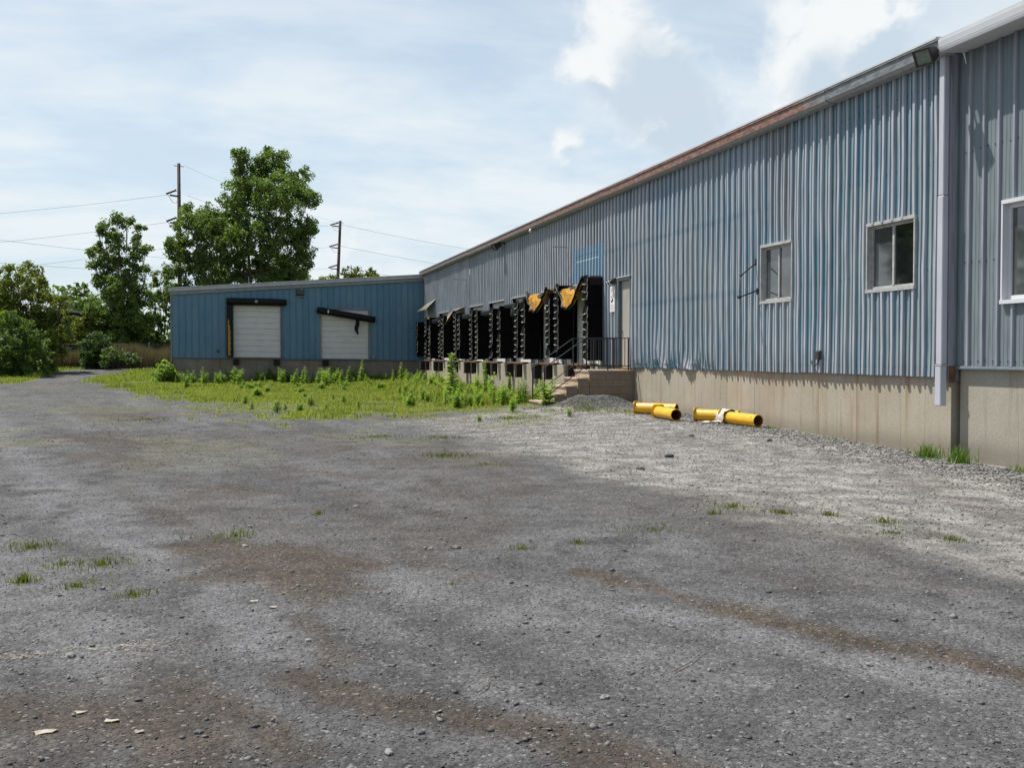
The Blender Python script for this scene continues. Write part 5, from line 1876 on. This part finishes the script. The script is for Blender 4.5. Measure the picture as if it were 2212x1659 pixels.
def build_grass():
    rng = np.random.default_rng(5)
    xy = scatter(380000, -9.5, 10.15, 22, 60, rng, grass_mask, 2.1)
    nn = fbm(xy[:, 0] * 0.6, xy[:, 1] * 0.6, 121)
    wallnear = sstep(xy[:, 0], 4.0, 9.0) * sstep(xy[:, 1], 26, 30)
    back = sstep(xy[:, 1], 44, 56)
    h = (0.02 + 0.20 * nn ** 2 + 0.30 * wallnear * nn + 0.10 * back * nn) * rng.uniform(0.5, 1.5, len(xy))
    V, F, T = blades(xy, h, rng.uniform(0.012, 0.03, len(xy)) * (0.7 + xy[:, 1] / 60), rng, 0.6)
    o = link('grass', np_mesh('grass', V, F, 3, T), 'grass_blade')
    tag(o, 'patchy yellow-green grass spreading over the corner of the yard', 'grass', kind='stuff')
    xy = scatter(420000, -9.0, 10.0, 20, 58, rng, grass_fringe, 1.0)
    h = rng.uniform(0.015, 0.06, len(xy))
    V, F, T = blades(xy, h, rng.uniform(0.010, 0.022, len(xy)) * (0.7 + xy[:, 1] / 60), rng, 0.9)
    o = link('thin_grass', np_mesh('thin_grass', V, F, 3, T * 0.6 + 0.4), 'grass_blade')
    tag(o, 'thin yellow grass creeping out over the stone at the edge of the green corner', 'grass', kind='stuff')
    # verges of the track
    xy = scatter(90000, -24, 2, 52, 92, rng, lambda x, y: grass_mask(x, y) * ((y > 61) | (x < -9.5)), 1.5)
    h = rng.uniform(0.06, 0.24, len(xy))
    V, F, T = blades(xy, h, rng.uniform(0.03, 0.06, len(xy)), rng, 0.5)
    o = link('verge_grass', np_mesh('verge_grass', V, F, 3, T), 'grass_blade')
    tag(o, 'bright grass verge beside the gravel track at left', 'grass', kind='stuff')
    # tall dead stalks along the fence
    n = 42000
    xy = np.stack([rng.uniform(-20, -3.2, n), rng.uniform(80.5, 84.6, n)], -1)
    kk = rng.random(n) < sstep(fbm(xy[:, 0] * 0.5, xy[:, 1] * 0.8, 131), 0.25, 0.55)
    xy = xy[kk]
    h = rng.uniform(0.5, 1.6, len(xy)) * (0.6 + fbm(xy[:, 0] * 0.4, xy[:, 1] * 0.1, 133))
    V, F, T = blades(xy, h, rng.uniform(0.02, 0.05, len(xy)), rng, 0.25)
    o = link('dry_grass', np_mesh('dry_grass', V, F, 3, T), 'dry_blade')
    tag(o, 'tall brown dead grass along the wire fence', 'dry grass', kind='stuff')


build_grass()


def weed_mesh(name, seed, h, nleaf, leaf, spread, stems=1):
    """upright leafy weed: stems with narrow leaves on all sides. Returns (stem mesh, leaf mesh) at the origin"""
    rng = np.random.default_rng(seed)
    rr = random.Random(seed)
    sb_ = MB()
    P, N = [], []
    Q, T = [], []
    for s in range(stems):
        a = rr.uniform(0, 6.28)
        lx, ly = math.cos(a) * spread * rr.uniform(0.2, 1), math.sin(a) * spread * rr.uniform(0.2, 1)
        hh = h * (rr.uniform(0.7, 1.0) if s else 1.0)
        pts = [(lx * f * f + 0.3 * lx, ly * f * f + 0.3 * ly, hh * f - 0.03) for f in (0, 0.35, 0.7, 1.0)]
        sb_.tube(pts, [0.012 * h, 0.010 * h, 0.007 * h, 0.003], 5)
        n = nleaf
        for i in range(n):
            f = 0.08 + 0.92 * (i / n)
            az = i * 2.4 + rr.uniform(-0.4, 0.4)
            ln = leaf * (1.25 - 0.85 * f) * rr.uniform(0.7, 1.2)
            wd = ln * 0.24
            o = Vector((lx * f * f + 0.3 * lx, ly * f * f + 0.3 * ly, hh * f))
            dv = Vector((math.cos(az), math.sin(az), rr.uniform(0.25, 0.9))).normalized()
            sv = Vector((-math.sin(az), math.cos(az), 0))
            m1 = o + dv * ln * 0.5
            tip = o + dv * ln + Vector((0, 0, -0.22 * ln))
            Q += [o, m1 + sv * wd, tip, m1 - sv * wd]
            T += [min(1, max(0, rr.gauss(0.5, 0.22) + 0.25 * (f - 0.5)))] * 4
    lm = np_mesh(name + '_leaves', np.array([tuple(v) for v in Q]), np.arange(len(Q), dtype=np.int32), 4, T)
    lm.materials.append(MATS['weed_leaf'])
    sm = sb_.mesh(name + '_stem')
    sm.materials.append(MATS['stem'])
    return sm, lm


WEEDS = [weed_mesh('weed', 300 + i, 1.0, 34, 0.30, 0.20, 3) for i in range(3)] + [weed_mesh('weed', 310 + i, 1.0, 40, 0.22, 0.10, 2) for i in range(3)]


def sized(h, lo, hi):
    return 'short' if h < lo else ('tall' if h > hi else 'knee-high')


def weed(x, y, h, kind, label, group=None, wide=1.0, name='leafy_weed'):
    z = gzs(x, y)
    t = thing(name, (x, y, z), label, 'weed', group)
    sm, lm = WEEDS[kind]
    a = rnd.uniform(0, 6.28)
    t.rotation_euler = (0, 0, a)
    t.scale = (h * wide, h * wide, h)
    for nm, me in (('stem', sm), ('foliage', lm)):
        o = bpy.data.objects.new(nm, me)
        C.objects.link(o)
        o.parent = t
    return t


def ground_at(px, py):
    c = Vector(((px - 1106.0) / 2300.0, -(py - 829.5) / 2300.0, -1.0))
    d = cam.rotation_euler.to_matrix() @ c
    k = -CAM_H / d.z
    return d.x * k, d.y * k


# the tall one that stands out, and its slimmer neighbour
t_m = weed_mesh('mullein', 350, 1.0, 110, 0.20, 0.02, 1)
WEEDS.append(t_m)
x, y = 7.1, 35.2
weed(x, y, 1.55, 6, 'tallest pointed weed standing in front of the docks', wide=1.35, name='tall_weed')
weed(8.3, 35.6, 1.30, 6, 'slim pointed weed right of the tallest one by the docks', wide=0.7, name='tall_weed')
wr = random.Random(19)
rows_ = []
for i in range(85):                       # thicket between the docks and the steps
    yy = wr.uniform(27.9, 40)
    xx = wr.uniform(5.6, 9.4) if yy > 29.5 else wr.uniform(5.6, 8.0)
    rows_.append((xx, yy, wr.uniform(0.25, 0.75) * (1.25 if xx > 7.5 else 0.8)))
for (xx, yy, hh) in rows_:
    spot = 'nearest the steps' if yy < 30.5 else ('in front of the nearest docks' if yy < 34 else ('around the tallest pointed weed' if yy < 37 else 'beyond the tallest pointed weed'))
    edge_ = 'on the open side of' if xx < 7.0 else ('close to the wall in' if xx > 8.4 else 'within')
    weed(xx, yy, hh, wr.randrange(6), f'{sized(hh, 0.38, 0.62)} bushy weed {edge_} the thicket, {spot}', 'weeds in the thicket by the docks', wide=wr.uniform(0.9, 1.3))
for i in range(30):
    xx = wr.uniform(7.6, 9.5)
    yy = wr.uniform(40, 57)
    hh = wr.uniform(0.35, 0.8)
    spot = 'fifth' if yy < 45.5 else ('sixth' if yy < 49 else ('seventh' if yy < 52.5 else 'last'))
    weed(xx, yy, hh, wr.randrange(6), f'{sized(hh, 0.48, 0.66)} green weed below the {spot} dock from the steps', 'weeds along the far dock wall')
for i in range(100):
    xx = wr.uniform(0.2, 9.2) if i % 4 else wr.uniform(-3, 1)
    yy = DY - 0.3 - abs(wr.gauss(0, 1)) * 2.6
    hh = wr.uniform(0.35, 0.95) * (1.35 if xx > 4 and wr.random() < 0.3 else 1.0)
    spot = ('left of the annex doors' if xx < -0.1 else 'below the left annex door' if xx < 2.4 else 'between the two annex doors' if xx < 4.5
            else 'below the right annex door' if xx < 7.1 else 'right of the annex doors')
    near_ = 'against the foundation' if yy > DY - 1.6 else ('a step from the foundation' if yy > DY - 4 else 'well out in the grass')
    weed(xx, yy, hh, wr.randrange(6), f'{sized(hh, 0.5, 0.8)} green weed {near_}, {spot}', 'weeds in front of the annex', wide=wr.uniform(0.8, 1.5))
for i in range(70):
    xx, yy = wr.uniform(0.0, 8.5), wr.uniform(28, 54)
    hh = wr.uniform(0.12, 0.42)
    spot = 'left half' if xx < 4.2 else 'dock side'
    far_ = 'near edge' if yy < 35 else ('middle' if yy < 45 else 'far end')
    weed(xx, yy, hh, wr.randrange(6), f"{'tiny' if hh < 0.22 else 'low' if hh < 0.33 else 'spreading'} weed at the {far_} of the grass, {spot}", 'weeds in the grass', wide=wr.uniform(1.5, 2.6))
for (xx, yy, hh, lab) in [(7.75, 26.15, 0.75, 'single young weed with a thin stem in front of the lowest step'), (6.6, 25.3, 0.42, 'broad low weed on the gravel left of the stone heap'),
                          (5.2, 22.8, 0.22, 'small weed on pale gravel below the thicket'), (7.3, 22.9, 0.25, 'tiny weed on the gravel between thicket and pipes')]:
    weed(xx, yy, hh, 1, lab, wide=1.2)


def tussock(x, y, n, r, h, label, m='grass_deep', w=0.012, seed=1, group=None, name='grass_tuft', lean=0.7):
    rng = np.random.default_rng(seed)
    a = rng.uniform(0, 2 * np.pi, n)
    q = np.abs(rng.normal(0, r * 0.5, n))
    xy = np.stack([x + np.cos(a) * q, y + np.sin(a) * q], -1)
    V, F, T = blades(xy, h * rng.uniform(0.25, 1.1, n), w * rng.uniform(0.6, 1.3, n), rng, lean)
    o = link(name, np_mesh(name, V, F, 3, T), m)
    tag(o, label, 'grass tuft', group)
    return o


CB = outline(57.2, [(355, 800, 18), (345, 815, 16), (368, 812, 16), (352, 788, 12), (365, 795, 10), (340, 825, 12), (360, 826, 16), (375, 824, 10)], 0.4, 14)
tree('corner_bush', (-3.45, 57.2), CB, 'bright leafy bush at the left corner of the annex', 'weed_leaf', 31, csize=0.22, per=42, leaf=0.12, trunk_r=0.03, dens=1.4, cat='bush', hollow=0.1)
UND = [((110, 735), 'low dark shrub under the yellow-green tree'), ((150, 745), 'dark shrub in front of the shed'), ((265, 752), 'dark undergrowth bush below the slender tree'),
       ((310, 745), 'dark undergrowth bush behind the fence post'), ((350, 755), 'dark undergrowth bush by the end of the annex'), ((235, 735), 'dark bush rising behind the rounded bush')]
for i, ((ux, uy), lab) in enumerate(UND):
    q = random.Random(600 + i)
    bl = outline(92, [(ux + q.uniform(-26, 26), uy + q.uniform(-14, 34), q.uniform(14, 22)) for _ in range(9)], 1.0, 610 + i)
    tree('undergrowth_bush', (bl[0][0], 92), bl, lab, 'leaf_dark', 620 + i, csize=0.42, per=36, leaf=0.22, trunk_r=0.06, dens=1.2, cat='bush')
tussock(10.02, 13.82, 170, 0.26, 0.26, 'grass tuft left of the downspout outlet at the wall foot', seed=4)
tussock(10.06, 13.15, 190, 0.24, 0.30, 'grass tuft right of the downspout outlet at the wall foot', seed=5)
tussock(10.12, 12.0, 60, 0.25, 0.14, 'thin grass tuft at the foot of the newer wall by the right edge', seed=6)
tussock(10.05, 16.4, 40, 0.35, 0.09, 'sparse grass along the foundation below the nearer window', seed=7)
tussock(10.0, 18.6, 60, 0.5, 0.10, 'sparse grass beside the far end of the last yellow pipe', seed=8)
for i, (x, y, n, r, h, lab) in enumerate([
        (-1.36, 7.55, 46, 0.09, 0.10, 'small grass tuft near the lower left edge, brightest of its group'), (-0.92, 8.05, 70, 0.28, 0.07, 'spread of short grass at the left edge of the yard'),
        (-0.60, 6.95, 34, 0.16, 0.07, 'olive grass tuft just right of the left-edge grass'), (-1.2, 8.1, 50, 0.22, 0.06, 'thin pale grass spread at the far left edge'),
        (3.45, 8.45, 60, 0.40, 0.06, 'pale thin grass spread left of centre on the right half'), (5.05, 9.15, 40, 0.16, 0.08, 'grass tuft on pale gravel, left of the long grass strip'),
        (5.45, 9.0, 40, 0.14, 0.08, 'grass tuft in the middle of the pale gravel'), (5.45, 8.0, 70, 0.30, 0.05, 'long low strip of grass on the pale gravel at right'),
        (4.35, 9.2, 22, 0.10, 0.08, 'small upright tuft left of the pale gravel tufts'), (2.13, 7.84, 26, 0.10, 0.06, 'lone small tuft in the middle of the dark yard'),
        (3.0, 15.5, 90, 0.45, 0.08, 'yellow grass patch at the edge of the pale gravel'), (3.3, 14.1, 50, 0.40, 0.05, 'brownish low grass patch below the yellow one'),
        (3.6, 18.8, 70, 0.50, 0.07, 'low grass patch where pale gravel meets the dark yard'), (0.75, 10.1, 14, 0.08, 0.08, 'lone dry tuft above the brown dirt patch'),
        (0.0, 9.1, 40, 0.30, 0.09, 'thin upright grass along the top of the brown dirt patch'), (2.6, 7.95, 14, 0.06, 0.07, 'tiny tuft right of the lone small tuft'),
        (1.35, 6.75, 12, 0.06, 0.05, 'tiny pale sprout near the middle of the foreground'), (8.3, 24.6, 160, 0.9, 0.09, 'grass fringe in front of the stone heap by the steps'),
        (-1.55, 8.9, 90, 0.34, 0.07, 'wide thin growth at the left edge above the other tufts'), (-1.0, 7.3, 40, 0.22, 0.07, 'thin olive growth between the left-edge tufts'),
        (4.75, 9.6, 60, 0.30, 0.08, 'loose grass specks at the border of the pale gravel'), (5.75, 8.55, 50, 0.22, 0.08, 'grass specks on the pale gravel right of the tufts'),
        (5.75, 7.6, 60, 0.20, 0.06, 'low grass streak at the lower end of the long strip'), (2.6, 19.5, 90, 0.8, 0.07, 'faint yellow grass where the dark yard meets the corner'),
        (6.0, 23.3, 120, 0.7, 0.09, 'grass patches on the gravel in front of the thicket'), (-2.0, 26.0, 90, 0.8, 0.07, 'thin yellow grass left of the bare stone strip')]):
    o = tussock(x, y, n * 4, r * 1.25, h * 0.85, lab, 'tuft_blade', 0.0032 + 0.00045 * y, 20 + i, lean=0.95)
    if r >= 0.2 or n < 24:
        o['kind'] = 'stuff'

# ------------------------------------------------------------------ loose stone
def pebbles(name, xy, size, tint, rng, label, sink=0.3):
    n = len(xy)
    octa = np.array([(1, 0, 0), (-1, 0, 0), (0, 1, 0), (0, -1, 0), (0, 0, 1), (0, 0, -1)], float)
    tri = np.array([(0, 2, 4), (2, 1, 4), (1, 3, 4), (3, 0, 4), (2, 0, 5), (1, 2, 5), (3, 1, 5), (0, 3, 5)], np.int32)
    s = size[:, None, None] * rng.uniform(0.55, 1.25, (n, 1, 3)) * np.array([1, 1, 0.62])
    v = octa[None] * s * rng.uniform(0.75, 1.25, (n, 6, 1)) + rng.normal(0, 0.18, (n, 6, 3)) * size[:, None, None]
    a = rng.uniform(0, 2 * np.pi, n)
    c, q = np.cos(a)[:, None], np.sin(a)[:, None]
    x = v[:, :, 0] * c - v[:, :, 1] * q
    y = v[:, :, 0] * q + v[:, :, 1] * c
    z0 = gz(xy[:, 0], xy[:, 1])
    V = np.stack([x + xy[:, 0][:, None], y + xy[:, 1][:, None], v[:, :, 2] + (z0 + size * 0.6 * sink)[:, None]], -1).reshape(-1, 3)
    F = (np.arange(n, dtype=np.int32)[:, None, None] * 6 + tri[None]).ravel()
    o = link(name, np_mesh(name, V, F, 3, np.repeat(tint, 6)), 'stone_chip')
    tag(o, label, 'gravel', kind='stuff')


def build_stones():
    rng = np.random.default_rng(9)
    # asphalt millings: thinning out with distance
    n = 60000
    r = 3.0 * (7.5 ** rng.random(n))
    a = rng.uniform(-0.25, 0.80, n)
    xy = np.stack([r * np.sin(a), r * np.cos(a)], -1)
    xy = xy[(xy[:, 0] < 10.1)]
    size = 0.0022 + 0.004 * rng.random(len(xy)) ** 3 + 0.00055 * np.hypot(xy[:, 0], xy[:, 1]) * rng.random(len(xy)) + 0.012 * (rng.random(len(xy)) > 0.993) * rng.random(len(xy))
    g = gravel_mask(xy[:, 0], xy[:, 1])
    tint = np.clip(rng.beta(1.2, 3.2, len(xy)) + 0.35 * g, 0, 1)
    pebbles('loose_chippings', xy, size, tint, rng, 'loose dark stone chippings strewn over the yard')
    n = 1500
    r = 3.2 * (5.5 ** rng.random(n))
    a = rng.uniform(-0.2, 0.75, n)
    xy = np.stack([r * np.sin(a), r * np.cos(a)], -1)
    pebbles('scattered_stones', xy[xy[:, 0] < 10], (0.007 + 0.016 * rng.random(n) ** 3)[xy[:, 0] < 10], rng.beta(1.5, 2.0, n)[xy[:, 0] < 10], rng, 'larger loose stones scattered over the yard')
    # crushed stone beside the wall
    n = 70000
    x = rng.uniform(3.0, 10.2, n)
    y = 5.0 + 22.0 * rng.random(n) ** 1.25
    keep = rng.random(n) < gravel_mask(x, y) * (0.35 + 0.65 * sstep(x, 7.5, 10.0))
    xy = np.stack([x[keep], y[keep]], -1)
    nearw = sstep(xy[:, 0], 8.2, 10.1)
    size = (0.006 + 0.013 * rng.random(len(xy)) ** 3) * (1 + 1.0 * nearw)
    pebbles('crushed_stone', xy, size, np.clip(rng.beta(2.2, 2.0, len(xy)), 0, 1), rng, 'pale crushed stone spread along the foundation')
    # heap by the steps
    n = 7000
    xy = np.stack([rng.normal(8.85, 0.62, n), rng.normal(25.72, 0.40, n)], -1)
    xy = xy[(xy[:, 1] < 26.46)]
    pebbles('stone_heap', xy, 0.014 + 0.018 * rng.random(len(xy)) ** 2, rng.beta(1.3, 2.6, len(xy)), rng, 'low heap of dark crushed stone against the steps')
    # gravel among the grass
    n = 60000
    x = rng.uniform(-12, 9, n)
    y = 18 + 48 * rng.random(n)
    keep = rng.random(n) < (1 - grass_mask(x, y)) * 0.8
    xy = np.stack([x[keep], y[keep]], -1)
    pebbles('bare_stone', xy, 0.007 + 0.014 * rng.random(len(xy)) ** 3, 0.25 + 0.6 * rng.beta(1.6, 2.4, len(xy)), rng, 'grey stone lying bare between the grass patches')


build_stones()


def rock(x, y, s, label, m='stone_chip', tint=0.9, flat=0.5, name='loose_stone', cat='stone', seed=1, group=None):
    import bmesh
    rr = random.Random(seed)
    bm = bmesh.new()
    bmesh.ops.create_icosphere(bm, subdivisions=2, radius=1.0)
    for v in bm.verts:
        k = 1 + rr.uniform(-0.22, 0.22)
        v.co = Vector((v.co.x * k * s, v.co.y * k * s * 0.75, v.co.z * k * s * flat))
    me = bpy.data.meshes.new(name)
    bm.to_mesh(me)
    bm.free()
    a = me.attributes.new('tint', 'FLOAT', 'POINT')
    a.data.foreach_set('value', np.full(len(me.vertices), tint, np.float32))
    o = link(name, me, m)
    o.location = (x, y, gzs(x, y) + s * flat * 0.45)
    o.rotation_euler = (0, 0, rr.uniform(0, 6.28))
    tag(o, label, cat, group)
    return o


for i, (x, y, s, ti, lab) in enumerate([
        (-0.80, 5.63, 0.028, 0.95, 'pale stone on the left edge of the foreground'), (0.36, 5.59, 0.020, 0.95, 'small pale stone below the brown dirt patch'),
        (1.14, 10.44, 0.030, 1.0, 'whitish stone alone in the middle of the yard'), (0.07, 8.58, 0.026, 1.0, 'pale stone on the brown dirt patch'),
        (1.64, 8.02, 0.040, 0.75, 'flat grey stone right of the brown dirt patch'), (1.45, 8.05, 0.022, 0.8, 'smaller grey stone beside the flat one'),
        (0.55, 3.95, 0.022, 0.9, 'pale pebble near the bottom edge, left of centre'), (1.55, 4.35, 0.024, 0.9, 'pale pebble near the bottom edge, right of centre'),
        (6.2, 14.6, 0.075, 0.05, 'black lump on the pale gravel in front of the pipes'), (5.2, 13.2, 0.060, 0.05, 'black lump on pale gravel, nearer than its twin'),
        (7.9, 17.6, 0.060, 0.1, 'dark lump of asphalt on the gravel near the last pipe'), (8.8, 16.4, 0.065, 0.1, 'dark lump of asphalt on the gravel below the windows'),
        (2.95, 4.5, 0.022, 0.95, 'whitish pebble at the lower right of the foreground'), (-0.15, 4.35, 0.020, 0.2, 'dark pebble at the lower left of the foreground')]):
    rock(x, y, s, lab, tint=ti, seed=400 + i)


def scrap(x, y, s, label, seed, m='paper'):
    rr = random.Random(seed)
    n = 9
    ring = []
    for k in range(n):
        a = 2 * math.pi * k / n
        r = s * rr.uniform(0.45, 1.15)
        ring.append((r * math.cos(a), r * 0.62 * math.sin(a)))
    z = gzs(x, y)
    mb = MB()
    vs = [(x + p[0], y + p[1], z + 0.002 + rr.uniform(0, 0.010)) for p in ring] + [(x, y, z + 0.009)]
    mb.add(vs, [(k, (k + 1) % n, n) for k in range(n)])
    o = mb.build('paper_scrap', m, fix=False)
    md = o.modifiers.new('thick', 'SOLIDIFY')
    md.thickness = 0.003
    tag(o, label, 'litter')


for i, (x, y, s, lab) in enumerate([(-0.74, 4.50, 0.050, 'largest pale scrap at the lower left corner of the yard'), (-0.50, 4.58, 0.038, 'greyish scrap right of the largest pale scrap'),
                                    (-0.63, 4.72, 0.034, 'greyish scrap above the largest pale scrap'), (0.21, 6.39, 0.040, 'white scrap below the brown dirt patch, right of two'),
                                    (0.10, 6.57, 0.038, 'white scrap below the brown dirt patch, left of two'), (-0.56, 5.75, 0.030, 'pale flat scrap among the straw at left'),
                                    (-0.38, 4.42, 0.025, 'small pale scrap near the bottom left')]):
    scrap(x, y, s, lab, 500 + i)
for (p, q, lab) in [((1.98, 4.62), (2.36, 4.95), 'thin bare twig lying on the right of the foreground'), ((1.02, 4.52), (1.16, 4.75), 'short thin twig near the middle of the foreground')]:
    a, b = Vector((*p, gzs(*p) + 0.012)), Vector((*q, gzs(*q) + 0.012))
    o = MB().tube([a, a.lerp(b, 0.35) + Vector((0.012, -0.006, 0.004)), a.lerp(b, 0.7) + Vector((-0.008, 0.01, 0.006)), b], [0.003, 0.0025, 0.002, 0.0012], 6).build('twig', 'twig')
    tag(o, lab, 'twig')
# straw swept into a line at the left
rng_s = np.random.default_rng(44)
n = 230
xx = -0.28 - 1.0 * rng_s.random(n) ** 0.8
yy = 5.72 + 0.10 * (xx + 0.6) + rng_s.normal(0, 0.045, n) * (0.5 + rng_s.random(n))
zz = gz(xx, yy) + 0.008
an_ = rng_s.uniform(-1.6, 1.6, n)
ln = rng_s.uniform(0.008, 0.035, n)
w = 0.0011
dx, dy = np.cos(an_) * ln / 2, np.sin(an_) * ln / 2
nx_, ny_ = -np.sin(an_) * w, np.cos(an_) * w
V = np.stack([np.stack([xx - dx - nx_, yy - dy - ny_, zz], -1), np.stack([xx + dx - nx_, yy + dy - ny_, zz + 0.004], -1),
              np.stack([xx + dx + nx_, yy + dy + ny_, zz + 0.006], -1), np.stack([xx - dx + nx_, yy - dy + ny_, zz + 0.002], -1)], 1).reshape(-1, 3)
o = link('straw', np_mesh('straw', V, np.arange(len(V), dtype=np.int32), 4), 'paper')
tag(o, 'line of dry straw litter at the lower left of the yard', 'straw', kind='stuff')
